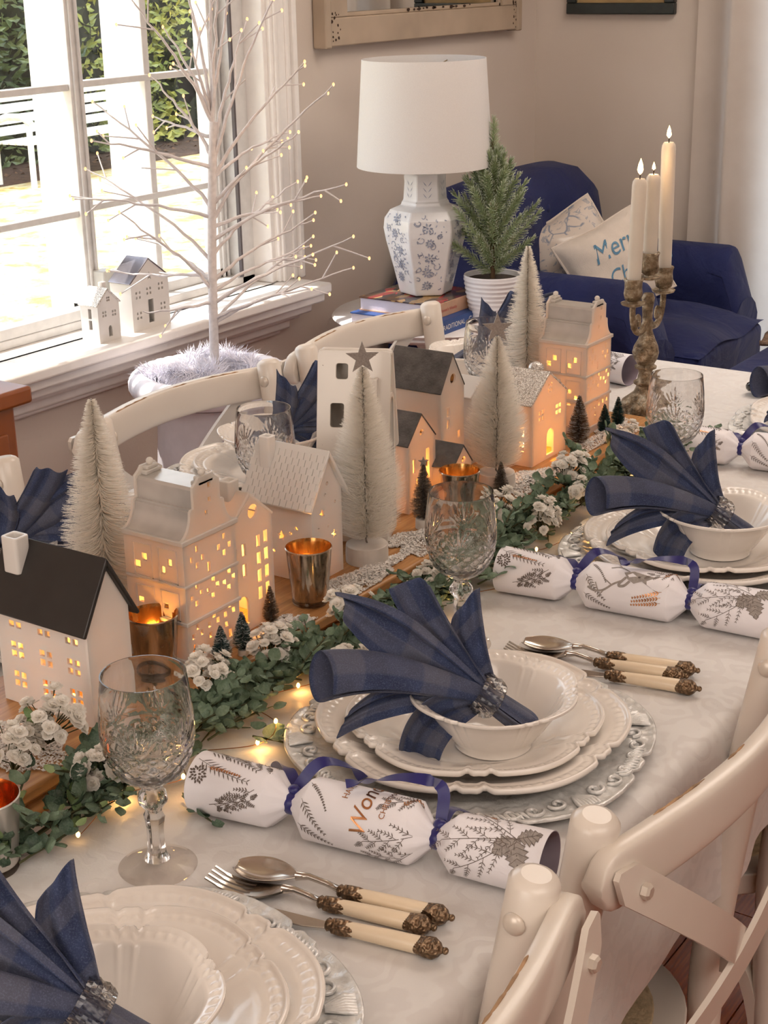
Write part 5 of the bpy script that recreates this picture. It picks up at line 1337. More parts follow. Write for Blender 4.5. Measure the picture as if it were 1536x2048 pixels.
for i, (x, y) in enumerate(lights):
    pts.append((x - 1.3, y - .83, .0065 + (.012 if i % 3 == 2 else 0)))
MB().tube(spline(pts, 6), .0004, 4).make('wire', M('copper_wire', 'b0703c', .35, 1.0), fl_)
for i, p in enumerate(pts):
    o = inst('bulb', BM, fl_, loc=(p[0], p[1], p[2] + .002))
    if i in (1, 2, 4, 5, 7, 11, 16, 17, 19, 21): lamp('bulb_glow', 'POINT', (p[0], p[1] - .003, p[2] + .004), (1.0, .5, .14), .018, radius=.003, parent=fl_)

# ================================================================== cross-back chairs
def m_chair():
    t = NT('distressed_cream_paint'); v = t.coord()
    c = t.ramp(t.noise(v, 6, 5), [(.3, 'ddd0c3'), (.7, 'e6dbcf')])
    wear = t.ramp(t.noise(t.scale(v, (1, 1, .35)), 26, 8, .75), [(.70, 0.), (.735, 1.)])
    c = t.mix(wear, c, t.ramp(t.noise(v, 90), [(.3, '5d3c22'), (.7, '9a6b42')]))
    return t.done(t.pbr(c, .3, 0, t.bump(t.math('SUBTRACT', 1.0, wear), .25, .0015), Coat_Weight=.15))
CPAINT = m_chair(); CEDGE = M('worn_timber_edge', 'a8835f', .6, var=.4, vscale=60); METALW = M('painted_bolt', 'd8cbbd', .3, .2)
SEATW = M('woven_seat', 'cdb592', .8, var=.2, vscale=150, bump=.6, bscale=220)
def cross_chair(lab, x, y, rz, zoff=0., s=1.0):
    t = thing('cross_back_chair', lab, 'chair', (x, y, 0), rz, 'cream cross-back dining chairs')
    for sx in (-1, 1):
        p = spline([(sx * .200, -.225, 0), (sx * .178, -.200, .25), (sx * .172, -.190, .46), (sx * .178, -.206, .66), (sx * .184, -.236, .850)], 6)
        d_ = (p[-1] - p[-2]).normalized(); p = p + [p[-1] + d_ * .004, p[-1] + d_ * .0062]
        MB().tube(p, [.0165] * 12 + [.0175] * 8 + [.0182] * 5 + [.0150, .0105], 20).make('back_post', CPAINT, t, angle=60)
        MB().tube([(sx * .178, .190, 0), (sx * .172, .180, .44)], [.015, .018], 14).make('front_leg', CPAINT, t, angle=50)
        for sy, py in ((-1, -.197), (1, .182)):
            MB().strap(bez((sx * .172, py, .26), (sx * .165, py, .36), (sx * .13, py, .42), (sx * .05, py, .435), 10), (0, 1, 0), .022, .014).make('bent_brace', CPAINT, t, angle=50)
        MB().strap(bez((sx * .178, -.19, .26), (sx * .178, -.18, .36), (sx * .172, -.13, .42), (sx * .172, -.05, .435), 10), (1, 0, 0), .022, .014).make('bent_brace', CPAINT, t, angle=50)
        MB().ball((sx * .1645, -.231, .826), .0085, 12, 8, sc=(.5, 1, 1)).make('bolt', METALW, t)
    # curved top rail in front of nothing: it wraps round the outside of the posts
    P = []; n = 60
    for i in range(n + 1):
        a = -1 + 2 * i / n; xx = a * .214; yy = -.2490 - .036 * math.cos(a * PI / 2)
        hh = .0245 if abs(a) < .90 else .0245 * math.sqrt(max(.02, 1 - ((abs(a) - .90) / .10) ** 2)); zc = .815 + .007 * math.cos(a * PI / 2)
        tx = Vector((1, .036 * PI / 2 * math.sin(a * PI / 2) / .220, 0)).normalized(); nn = Vector((-tx.y, tx.x, 0)) * -1; th = .0095
        row = []
        for q in range(24):
            b = TAU * q / 24; cx, cz = math.cos(b), math.sin(b); ex = abs(cx) ** .35 * (1 if cx > 0 else -1); ez = abs(cz) ** .55 * (1 if cz > 0 else -1)
            row.append(Vector((xx, yy, zc)) + nn * th * ex + Vector((0, 0, hh * ez)))
        P.append(row)
    m = MB().grid(P, cv=True); m.f.append(tuple(range(24))[::-1]); m.f.append(tuple(n * 24 + k for k in range(24)))
    rail = m.make('top_rail', CPAINT, t, angle=55)
    e = []
    for i in range(6, n - 5):
        a = -1 + 2 * i / n; e.append((a * .214, -.2490 - .036 * math.cos(a * PI / 2) + .0052, .815 + .007 * math.cos(a * PI / 2) + .0238))
    for k0, k1 in ((4, 14), (18, 23), (30, 42)): MB().tube([Vector(p) + Vector((0, 0, .0006 * math.sin(i * 2.1))) for i, p in enumerate(e[k0:k1])], [.0005] + [.0013] * (k1 - k0 - 2) + [.0005], 6).make('worn_edge', CEDGE, rail, angle=60)
    for sx in (-1, 1):
        pts = []; wd_ = []
        for k in range(31):
            f = k / 30; e_ = min(f, 1 - f) * .47; wd_.append(.0315 if e_ > .0155 else max(.006, 2 * math.sqrt(max(0, .0155 ** 2 - (.0155 - e_) ** 2))))
            pts.append(Vector((sx * (.206 - .372 * f), -.2645 + .056 * f ** 2 - .036 * math.sin(PI * f), .826 - .316 * f)))
        off = -.006 if sx > 0 else .0
        st_ = MB().strap([p + Vector((0, off, 0)) for p in pts], (sx * .65, 0, -.76), wd_, .005).make('cross_strap', CPAINT, t, angle=50)
        pts = [pts[2], pts[-3]]
        for p in (pts[0], pts[-1]):
            MB().lathe([(0, 0), (.0062, 0), (.0062, .0045), (.0045, .0065), (0, .0065)], 6, Matrix.Translation(p + Vector((0, off - .002, 0))) @ Matrix.Rotation(rad(90), 4, 'X')).make('bolt', METALW, st_, angle=30)
    sh = []
    for k in range(48):
        a = TAU * k / 48; c, s_ = math.cos(a), math.sin(a); sh.append((.205 * abs(c) ** .62 * (1 if c > 0 else -1), .0 + .205 * abs(s_) ** .62 * (1 if s_ > 0 else -1)))
    MB().plate(sh, [], .026, Matrix.Translation((0, 0, .436))).make('seat', CPAINT, t, angle=40, bevel=.006)
    MB().plate([(a * .86, b * .86) for a, b in sh], [], .004, Matrix.Translation((0, 0, .4605))).make('woven_pad', SEATW, t, angle=40, bevel=.002)
    return t
cross_chair('cream cross-back chair at the bottom edge, cut off, nearest the camera', .590, .652, 0)
cross_chair('cream cross-back chair with bolted rail at the lower right', 1.047, .652, 0)
cross_chair('cream cross-back chair mostly hidden beyond the lower right chair', 1.600, .662, 0)
cross_chair('cream cross-back chair across the table behind the nearer canal house', 1.598, 1.198, PI)
cross_chair('cream cross-back chair across the table in front of the side table', 2.072, 1.206, PI)
cross_chair('cream cross-back chair across the table at the left edge', 1.045, 1.180, PI)

# ================================================================== urn with lit twig tree
URNW = M('white_urn', 'ece7ee', .42, var=.04)
ux0, uy0 = 2.200, 1.915
t = thing('urn_planter', 'white fluted urn planter under the window', 'planter', (ux0, uy0, 0))
MB().lathe([(0, 0), (.135, 0), (.135, .03), (.10, .05), (.07, .09), (.055, .16), (.06, .20), (.08, .215), (.08, .235), (.07, .25), (.095, .30), (.112, .38), (.118, .46), (.112, .54), (.108, .60), (.118, .635), (.135, .655)], 48).make('body', URNW, t)
P = []
for i in range(13):
    b = rad(-60 + 300 * i / 12)
    row = []
    for k in range(160):
        a = TAU * k / 160; f = 1 + .10 * abs(math.sin(a * 20)) * max(0, math.sin(b * .5 + .6)); r = .138 + .022 * math.cos(b) * f; row.append((r * math.cos(a), r * math.sin(a), .660 + .024 * math.sin(b) * f))
    P.append(row)
MB().grid(P, cv=True).make('fluted_rim', URNW, t, angle=70)
MB().lathe([(.128, .655), (.122, .63), (0, .625)], 40).make('soil_liner', M('urn_inside', '8d8792', .9), t)
furm = M('white_faux_fur', 'f3f0fb', .7, var=.05, Sheen_Weight=.4)
rng_ = np.random.default_rng(5); n = 9000
a = rng_.uniform(0, TAU, n); rr = .132 * np.sqrt(rng_.uniform(0.0, 1, n)); lump = .028 * (1 + np.sin(a * 3 + rr * 60)) * np.clip((.15 - rr) / .05, .1, 1) * .7
base = np.stack([rr * np.cos(a), rr * np.sin(a), .648 + lump * 1.1], 1)
dr = np.stack([np.cos(a * 5 + rr * 90), np.sin(a * 4 - rr * 70), .9 + 0 * a], 1) + rng_.normal(0, .45, (n, 3)); dr[:, 2] = np.abs(dr[:, 2]); dr /= np.linalg.norm(dr, axis=1)[:, None]
L = rng_.uniform(.020, .046, n)[:, None]; mid = base + dr * L * .55; tip = base + dr * L + np.array([0, 0, -.15]) * L + rng_.normal(0, .002, (n, 3)); wv = np.cross(dr, rng_.normal(0, 1, (n, 3))); wv /= np.linalg.norm(wv, axis=1)[:, None]; wv *= .0006
V = np.stack([base - wv, base + wv, mid - wv, mid + wv, tip], 1).reshape(-1, 3); k = np.arange(n) * 5
me = bpy.data.meshes.new('fur'); me.from_pydata(V.tolist(), [], [tuple(x) for x in np.stack([k, k + 1, k + 3, k + 2], 1).tolist()] + [tuple(x) for x in np.stack([k + 2, k + 3, k + 4], 1).tolist()]); me.update()
o = obj('faux_fur', me, furm, None, angle=None, kind='stuff'); o.location = (ux0, uy0, 0); tag(o, 'white faux fur filling the urn around the twig tree trunk', 'fur')

TWIG = M('white_twig_paper', 'd9d2d2', .6, var=.1, vscale=120)
tw = thing('twig_tree', 'white twig tree with warm fairy-light tips standing in the urn', 'twig tree', (2.208, 1.912, .64))
cr, sr_ = math.sin(CAM_YAW), math.cos(CAM_YAW)
def T(l, z, d=0.): return Vector((cr * l + sr_ * d, -sr_ * l + cr * d, z))      # l to the right along the wall diagonal, d away from the table
trunk = [T(0, 0), T(.003, .12), T(.008, .26), T(.016, .40), T(.025, .512)]
MB().tube(spline(trunk, 5), [.0098 - .0001 * k for k in range(21)], 10).make('trunk', TWIG, tw)
def zt(row): return .08 + (700 - row) * .000935
def lt(px, row): return (px - 428) / 1030 + 0.0 + (700 - row) * .00006
rng = random.Random(12)
BULB = (lambda t: (t.l(t.ramp(t.noise(t.coord(), 200, 1), [(.3, (1.0, .42, .14)), (.7, (1.0, .58, .28))]), t.em.inputs[0]), setattr(t.em.inputs[1], 'default_value', 2.4), t.done(t.em.outputs[0]))[2])(type('E', (NT,), {'__init__': lambda s, n: (NT.__init__(s, n), setattr(s, 'em', s.n('ShaderNodeEmission')))[0]})('twig_tip_bulb')); BULB.cycles.emission_sampling = 'NONE'
BT = bulb_mesh(.0024)
branches = [  # attach row, tip (px, row), depth
    (640, 702, 542, .03), (632, 623, 563, -.04), (640, 600, 505, .06), (600, 700, 462, -.03), (575, 615, 500, .05), (555, 620, 440, .02), (470, 683, 355, -.05), (445, 632, 398, .05), (500, 584, 372, .07),
    (430, 650, 175, .03), (400, 590, 255, -.04), (350, 595, 137, .02), (345, 567, 270, .06), (330, 537, 10, -.02), (300, 483, 48, .03), (240, 470, -90, 0.),
    (545, 213, 540, .04), (600, 300, 595, -.06), (520, 172, 330, .03), (560, 275, 480, .06), (425, 157, 371, -.03), (415, 186, 200, .04), (330, 205, 262, -.05), (310, 298, 150, .03), (270, 300, 232, .05), (240, 274, 0, -.03), (240, 322, 60, .04), (240, 375, 83, -.02), (240, 415, -120, .02), (240, 360, -60, .03), (580, 255, 400, -.05), (250, 440, -60, -.03)]
ONB = []
for i, (ra, px, row, dep) in enumerate(branches):
    z0 = zt(ra); l0 = .003 + .049 * (z0 / 1.0) * .9 if z0 < .5 else .025
    p0 = T(min(.025, z0 * .045), min(z0, .51)); l1 = lt(px, row); z1 = zt(row); p3 = T(l1, z1, dep * 1.4)
    v = p3 - p0; out = Vector((v.x, v.y, 0)); h = v.z
    p1 = p0 + out * .22 + Vector((0, 0, h * .38)); p2 = p0 + out * .66 + Vector((0, 0, h * .74)) + Vector((rng.uniform(-.01, .01),) * 3)
    pts = bez(p0, p1, p2, p3, 14)
    for k in range(1, 14): pts[k] = pts[k] + Vector((rng.uniform(-.0022, .0022), rng.uniform(-.0022, .0022), rng.uniform(-.0022, .0022)))
    m = MB(); m.tube(pts, [.0040 - .0002 * k for k in range(15)], 6); tips = [pts[-1]]
    nt = 3 if v.length > .2 else 2
    for k in range(nt):
        j = rng.randint(5, 12); q = pts[j]; dd = (pts[j + 1] - pts[j - 1]).normalized(); side = dd.cross(Vector((rng.uniform(-1, 1), rng.uniform(-1, 1), rng.uniform(-1, 1)))).normalized()
        L = rng.uniform(.03, .075); e = q + (dd * .8 + side * .7).normalized() * L; m.tube([q, q + dd * L * .35 + side * L * .3, e], [.0018, .0014, .0012], 5); tips.append(e)
    b = m.make('branch', TWIG, tw, angle=60)
    for q in tips:
        if rng.random() < .93: inst('bulb', BT, b, loc=q)
for z in (.25, .45, .6): lamp('twig_glow', 'POINT', T(.09, z, -.05), (1.0, .62, .30), .12, radius=.1, parent=tw)

# ================================================================== side table, books, lamp, potted pine
TBW = M('white_painted_table', 'e9e4e4', .3, var=.04)
stx, sty, stz = 2.985, 1.885, .65
t = thing('side_table', 'round white pedestal side table beside the armchair', 'side table', (stx, sty, 0))
MB().lathe([(0, stz - .030), (.215, stz - .030), (.232, stz - .026), (.240, stz - .018), (.236, stz - .014), (.246, stz - .010), (.250, stz - .004), (.246, stz), (0, stz)], 64).make('tabletop', TBW, t, angle=50)
MB().lathe([(0, .06), (.045, .06), (.05, .12), (.03, .18), (.042, .28), (.05, .36), (.03, .45), (.028, .52), (.06, .585), (.09, stz - .030)], 28).make('pedestal', TBW, t)
for k in range(3):
    a_ = TAU * k / 3 + .4; MB().strap(bez((.03 * math.cos(a_), .03 * math.sin(a_), .15), (.12 * math.cos(a_), .12 * math.sin(a_), .16), (.16 * math.cos(a_), .16 * math.sin(a_), .03), (.22 * math.cos(a_), .22 * math.sin(a_), .014), 10), (-math.sin(a_), math.cos(a_), 0), .04, .028).make('foot', TBW, t, bevel=.006)
PAGES = M('book_pages', 'e2dae4', .8, var=.05, vscale=5, bump=.4, bscale=600)
def m_cover(name, cols, sc):
    t = NT(name); v = t.coord(); vo = t.n('ShaderNodeTexVoronoi'); vo.inputs['Scale'].default_value = sc; t.l(t.scale(v, (1, 2.2, 1)), vo.inputs['Vector'])
    sp = t.n('ShaderNodeSeparateXYZ'); t.l(vo.outputs['Color'], sp.inputs[0])
    return t.done(t.pbr(t.ramp(sp.outputs[0], [(i / len(cols), c) for i, c in enumerate(cols)]), .25))
def book(lab, x0, y0, z, w, d, h, cover, spine, texts):
    t = thing('book', lab, 'book', (x0, y0, z), group='books under the lamp')
    MB().box((.003, .004, .0025), (w - .002, d, h - .0025)).make('pages', PAGES, t)
    MB().box((0, 0, h - .0025), (w, d + .002, h)).make('cover', cover, t); MB().box((0, 0, 0), (w, d + .002, .0025)).make('cover', cover if spine is None else spine, t)
    sp = MB().box((0, -.002, 0), (w, .002, h)).make('spine', spine, t, bevel=.0008)
    for body, size, px_, col, zz in texts:
        me = textmesh(body, size); m = MB().add([(px_ + v.co.x, -.0024, zz + v.co.y) for v in me.vertices], [tuple(p.vertices) for p in me.polygons]); bpy.data.meshes.remove(me); m.make('lettering', col, sp, angle=None)
    return t
BLUEC = M('blue_book_cloth', '33508c', .5); TANC = M('tan_book_spine', 'cfa487', .5); WHT = M('white_print', 'e9e4dc', .6); REDP = M('red_print', 'b5202c', .5)
book('blue book with white spine lettering, lower one under the lamp', 2.762, 1.748, stz, .215, .230, .031, BLUEC, BLUEC, (('TRADITIONAL', .0155, .012, WHT, .010), ('Cooking', .0200, .128, WHT, .008)))
book('cookbook with colourful cover and tan spine, upper one under the lamp', 2.790, 1.772, stz + .031, .200, .200, .031, m_cover('cookbook_cover', ('3a3230', '2d2a2c', 'c9a06a', '3f3a38', 'b52a30', '6b4a36', '4a4346'), 26), TANC, (("Women's Weekly", .0100, .016, REDP, .011), ('CHR', .0230, .128, M('orange_print', 'd0864a', .5), .007)))
m = MB(); m.box((.008 + 2.790, 1.7692, stz + .031), (2.7995, 1.7700, stz + .062))
def m_toile(name, bgc, ink, inkw, sc):
    """scattered scrolls and blossoms in a faded ink"""
    t = NT(name); v = t.coord()
    wob = t.n('ShaderNodeTexNoise'); wob.inputs['Scale'].default_value = sc * 1.3; wob.inputs['Detail'].default_value = 1.0; t.l(v, wob.inputs['Vector'])
    v2 = t.mix(.030, v, wob.outputs['Color'], 'ADD')
    wv = t.n('ShaderNodeTexVoronoi', feature='DISTANCE_TO_EDGE'); wv.inputs['Scale'].default_value = sc * 1.7; t.l(v2, wv.inputs['Vector'])
    lines = t.ramp(wv.outputs['Distance'], [(.03, 1.), (.08, 0.)])
    gate = t.ramp(t.noise(v, sc * 1.2, 2), [(.50, 0.), (.56, 1.)])
    n1 = t.noise(v2, sc * 2.4, 3, .6, .8); leaf = t.ramp(n1, [(.58, 0.), (.61, .8), (.68, .45)])
    f = t.math('MAXIMUM', t.math('MULTIPLY', lines, gate), leaf)
    return t.done(t.pbr(t.mix(t.math('MULTIPLY', f, inkw), lin(bgc), lin(ink)), .18))
LCER = M('white_lamp_porcelain', 'eceaea', .16, var=.03); TINK = M('faded_blue_print', 'a2a8bb', .3, var=.25, vscale=120)
lx, ly, lz = 2.905, 1.868, stz + .062
t = thing('table_lamp', 'hexagonal white and blue floral table lamp with white drum shade', 'lamp', (lx, ly, lz), rad(10))
LPROF = [(0, .001), (.058, .001), (.060, .004), (.062, .010), (.074, .060), (.090, .120), (.0955, .150), (.093, .172), (.080, .190), (.060, .198), (.0545, .200), (.0545, .206), (.0500, .210), (.0470, .250), (.0480, .262), (.046, .268), (0, .268)]
lb_ = MB().lathe(LPROF, 6).make('base', LCER, t, angle=25, bevel=.004, seg=3)
def lamp_print(k):
    """flowers, leaves and scrolls printed on one face of the lamp"""
    q = random.Random(70 + k); m = MB(); th_ = TAU * (k + .5) / 6; d = Vector((math.cos(th_), math.sin(th_), 0)); tg = Vector((-math.sin(th_), math.cos(th_), 0))
    zs_, rs_ = [p[1] for p in LPROF[3:15]], [p[0] for p in LPROF[3:15]]
    def W(u, z):
        r = float(np.interp(z, zs_, rs_)); return d * (r * math.cos(PI / 6) + .0009) + tg * u + Vector((0, 0, z))
    def ok(u, z): return abs(u) < float(np.interp(z, zs_, rs_)) * .5 * .84 and .014 < z < .186
    def leaf(u, z, a, L, w_):
        c, s_ = math.cos(a), math.sin(a); P = [(0, 0), (.35, 1), (.7, .8), (1, 0), (.7, -.8), (.35, -1)]; P = [(u + x * L * c - y * w_ * s_, z + x * L * s_ + y * w_ * c) for x, y in P]
        if all(ok(*p) for p in P): m.add([W(*p) for p in P], [tuple(range(6))])
    def curl(u, z, a, r, sg, turns=1.5):
        pts = []
        for i in range(16):
            f = i / 15; b = a + sg * f * turns * PI; pts.append((u + r * (1 - .75 * f) * math.cos(b), z + r * (1 - .75 * f) * math.sin(b)))
        pts = [p for p in pts if ok(*p)]
        for i in range(len(pts) - 1):
            dx, dz = pts[i + 1][0] - pts[i][0], pts[i + 1][1] - pts[i][1]; n_ = math.hypot(dx, dz) or 1; w_ = .0011 * (1 - .5 * i / 15); ox, oz = -dz / n_ * w_, dx / n_ * w_
            m.add([W(pts[i][0] + ox, pts[i][1] + oz), W(pts[i][0] - ox, pts[i][1] - oz), W(pts[i + 1][0] - ox, pts[i + 1][1] - oz), W(pts[i + 1][0] + ox, pts[i + 1][1] + oz)], [(0, 1, 2, 3)])
    z = .026 + .008 * (k % 3)
    while z < .180:
        u = q.uniform(-.012, .012); n_ = q.choice((7, 8, 9)); R = q.uniform(.0095, .0125)
        for i in range(n_): leaf(u + .0035 * math.cos(TAU * i / n_), z + .0035 * math.sin(TAU * i / n_), TAU * i / n_, R * .75, .0021)
        leaf(u - .003, z, 0, .006, .0026)
        for i in range(4):
            a = q.uniform(0, TAU); curl(u + .020 * math.cos(a), z + .014 * math.sin(a) + .012, a, q.uniform(.006, .010), q.choice((-1, 1)))
        for i in range(16): leaf(q.uniform(-.045, .045), z + q.uniform(-.014, .024), q.uniform(0, TAU), q.uniform(.004, .008), .0013)
        z += q.uniform(.030, .038)
    for i in range(3):
        zz = .217 + .013 * i
        for sg in (-1, 1):
            P = [(sg * .001, 0), (sg * .006, .004), (sg * .010, .011), (sg * .006, .007)]; m.add([W(x, zz + y) for x, y in P], [(0, 1, 2, 3)])
    m.make('floral_print', TINK, lb_, angle=None, kind='stuff')
for k in range(6): lamp_print(k)
MB().lathe([(.006, .266), (.006, .36)], 12).make('stem', M('lamp_brass', 'a08a5c', .3, .9), t)
def m_shade():
    t = NT('linen_lampshade'); v = t.coord(); c = t.ramp(t.noise(t.scale(v, (60, 60, 300)), 6, 3), [(.3, 'ece7e4'), (.7, 'f3efec')])
    p = t.pbr(c, .85); tr = t.n('ShaderNodeBsdfTranslucent'); t.l(c, tr.inputs[0]); mx = t.n('ShaderNodeMixShader'); mx.inputs[0].default_value = .25; t.l(p, mx.inputs[1]); t.l(tr.outputs[0], mx.inputs[2]); return t.done(mx.outputs[0])
SHADE = m_shade()
sh = MB().lathe([(.151, .284), (.1355, .512), (.1340, .512), (.1495, .284)], 72, closed=True).make('shade', SHADE, t, angle=60)
for k in range(3): MB().tube([(0, 0, .48), (.134 * math.cos(TAU * k / 3), .134 * math.sin(TAU * k / 3), .50)], .0014, 6).make('shade_spoke', MATS['lamp_brass'], sh)
MB().ball((0, 0, .395), .030, 16, 10, sc=(1, 1, 1.2)).make('bulb', M('frosted_bulb', 'f0ece4', .4), t)

POTW = M('white_ribbed_pot', 'f1eff2', .3, var=.03)
t = thing('potted_pine', 'small snow-dusted artificial pine tree in a ribbed white pot', 'potted tree', (2.955, 1.722, stz))
prof = [(0, .001), (.040, .001), (.046, .006)]
for k in range(40): z = .006 + .096 * k / 39; prof.append((.047 + .018 * (k / 39) ** .7 + .0013 * math.sin(k * 1.55), z))
prof += [(.0655, .105), (.064, .109), (.061, .108), (.059, .095), (0, .094)]
MB().lathe(prof, 48).make('pot', POTW, t, angle=60)
MB().lathe([(0, .0945), (.059, .0945), (.058, .098), (0, .099)], 24).make('soil', M('dark_moss', '4b4038', .95, var=.3, bump=.5), t)
MB().tube([(0, 0, .09), (.002, 0, .25), (0, .002, .40)], [.006, .005, .003], 8).make('trunk', M('pine_bark', '5b4630', .9), t)
def m_needle():
    t = NT('snowy_pine_needle'); uv = t.n('ShaderNodeTexCoord').outputs['UV']; sp = t.n('ShaderNodeSeparateXYZ'); t.l(uv, sp.inputs[0])
    g = t.ramp(t.noise(t.coord(), 30, 3), [(.3, '76885a'), (.7, 'aebb92')]); c = t.mix(t.ramp(sp.outputs[1], [(.62, 0.), (.95, 1.)]), g, lin('e6ebe0')); c = t.mix(t.ramp(sp.outputs[0], [(.0, 0.), (1., .75)]), g, c)
    return t.done(t.pbr(c, .6))
NEED = m_needle()
rng = random.Random(8)
def pine_branch(p, d, L, n, snow):
    d = d.normalized(); m = MB(); s0 = d.orthogonal().normalized(); s1 = d.cross(s0)
    end = p + d * L + Vector((0, 0, L * .12))
    for k in range(n):
        f = k / n; q = p + (end - p) * (f * .98 + .02); a_ = k * 2.399; e = .62 if f < .9 else .25
        nd = (d * math.cos(e) + (s0 * math.cos(a_) + s1 * math.sin(a_)) * math.sin(e) * 1.35).normalized(); l_ = rng.uniform(.018, .026) * (1.0 - .3 * f); w_ = nd.cross(s0 * rng.uniform(-1, 1) + s1 * rng.uniform(-1, 1) + Vector((.01, 0, 0))).normalized() * .0010
        sn = min(1, max(0, snow + rng.uniform(-.35, .35) + .3 * nd.z)); m.add([q - w_, q + w_, q + nd * l_ + w_ * .6, q + nd * l_ - w_ * .6], [(0, 1, 2, 3)], uv=[(sn, 0), (sn, 0), (sn, 1), (sn, 1)])
    m.tube([p, end], .0012, 5); m.uv = m.uv + [(0., 0.)] * (len(m.v) - len(m.uv)) if len(m.uv) < len(m.v) else m.uv
    m.make('branch', NEED, t, angle=None)
for k in range(46):
    f = k / 45; z = .125 + .235 * f; a_ = k * 2.399; sp = (.108 * (1 - f) ** .75 + .032) * (1 if z > .15 else .75)
    d = Vector((math.cos(a_) * (1 - .55 * f), math.sin(a_) * (1 - .55 * f), .62 + 1.0 * f)); pine_branch(Vector((0, 0, z - .02)), d, sp * 1.12, 210, rng.uniform(.45, 1.0) if k < 36 else .45)
pine_branch(Vector((0, 0, .36)), Vector((.02, 0, 1)), .075, 120, .3)

# ================================================================== navy armchair and cushions
def m_navy():
    t = NT('navy_cotton'); v = t.coord(); c = t.ramp(t.noise(v, 5, 5), [(.3, '0b1648'), (.7, '11205a')])
    h_ = t.math('ADD', t.math('MULTIPLY', t.noise(v, 9, 3, .5, 1.2), 12.0), t.noise(v, 420, 3))
    return t.done(t.pbr(c, .8, 0, t.bump(h_, .35, .003), Sheen_Weight=.06))
NAVY = m_navy()
def pad(lo, hi, r, name, parent, mat, puff=0., n=10):
    """upholstered block with rounded edges"""
    x0, y0, z0 = lo; x1, y1, z1 = hi; m = MB(); m.box(lo, hi)
    return m.make(name, mat, parent, angle=180, bevel=r, seg=6)
t = thing('armchair', 'navy blue upholstered armchair with rolled arms in the corner', 'armchair', (3.635, 1.80, 0))
pad((-.34, -.30, .10), (.36, .34, .36), .03, 'base', t, NAVY)
for k, (x0, x1) in enumerate(((-.39, -.20), (.20, .345))):
    P = []
    for i in range(14):
        y = -.315 + .62 * i / 13; s_ = .75 + .25 * min(1, i / 1.5) * min(1, (13 - i) / 1.0 + .4); row = []
        w_ = (x1 - x0) / 2; cx = (x0 + x1) / 2
        for a_ in range(21):
            b = a_ / 20
            if b < .3: q = (-w_ * .86, .04 + (.56 - .04) * b / .3)
            elif b < .7: g = (b - .3) / .4 * PI; q = (-w_ * math.cos(g) * 1.04, .585 + .105 * math.sin(g))
            else: q = (w_ * .86, .56 - (.56 - .04) * (b - .7) / .3)
            row.append((cx + q[0], y, q[1] if q[1] < .1 else .1 + (q[1] - .1) * (s_ if i in (0,) else 1)))
        P.append(row)
    m = MB().grid(P); m.f.append(tuple(range(21))); m.f.append(tuple(13 * 21 + j for j in range(20, -1, -1)))
    m.make('arm', NAVY, t, angle=60, bevel=.012, seg=3)
# seat cushion with a dome and a welted front edge
P = []
for i in range(17):
    u = -1 + 2 * i / 16; row = []
    for j in range(17):
        v = -1 + 2 * j / 16; z = .50 + .055 * (1 - u ** 4) * (1 - v ** 4) + .008 * math.sin(u * 5 + v * 3); row.append((.018 + .215 * u, -.075 + .305 * v, z))
    P.append(row)
seat = MB().grid(P); seat.box((-.197, -.38, .36), (.233, .23, .502)); seat.make('seat_cushion', NAVY, t, angle=180, bevel=.02, seg=4)
# back: tall rounded pad
P = []
for i in range(25):
    u = -1 + 2 * i / 24; hgt = .90 - .05 * abs(u) ** 4 - .16 * max(0, abs(u) - .72) / .28
    row = []
    for j in range(17):
        b = j / 16
        if b < .4: q = (.115 - .015 * math.sin(b / .4 * PI), .36 + (hgt - .09 - .36) * b / .4)
        elif b < .7: g = (b - .4) / .3 * PI; q = (.235 - .12 * math.cos(g), hgt - .09 + .09 * math.sin(g))
        else: q = (.355, hgt - .09 - (hgt - .45) * (b - .7) / .3)
        dim = .018 * math.exp(-((u) / .25) ** 2 - ((q[1] - .80) / .08) ** 2)
        row.append((-.035 + .385 * u, q[0] + dim + .03 * abs(u) ** 6, q[1] - dim * .4))
    P.append(row)
m = MB().grid(P); m.f.append(tuple(range(17))); m.f.append(tuple(24 * 17 + j for j in range(16, -1, -1)))
m.make('backrest', NAVY, t, angle=60)
MB().ball((-.03, .135, .80), .012, 12, 8, sc=(1, .6, 1)).make('button', NAVY, t)
for sx in (-.30, .32):
    for sy in (-.26, .30): MB().lathe([(0, 0), (.02, 0), (.028, .10), (0, .10)], 12, Matrix.Translation((sx, sy, 0))).make('foot', M('dark_wood_foot', '3a2618', .5), t)
CUSHW = M('cream_linen', 'ddd0c4', .85, var=.05, bump=.3, bscale=500)
CUSHF = m_toile('blue_floral_linen', 'd8cbc0', '76859c', .8, 16)
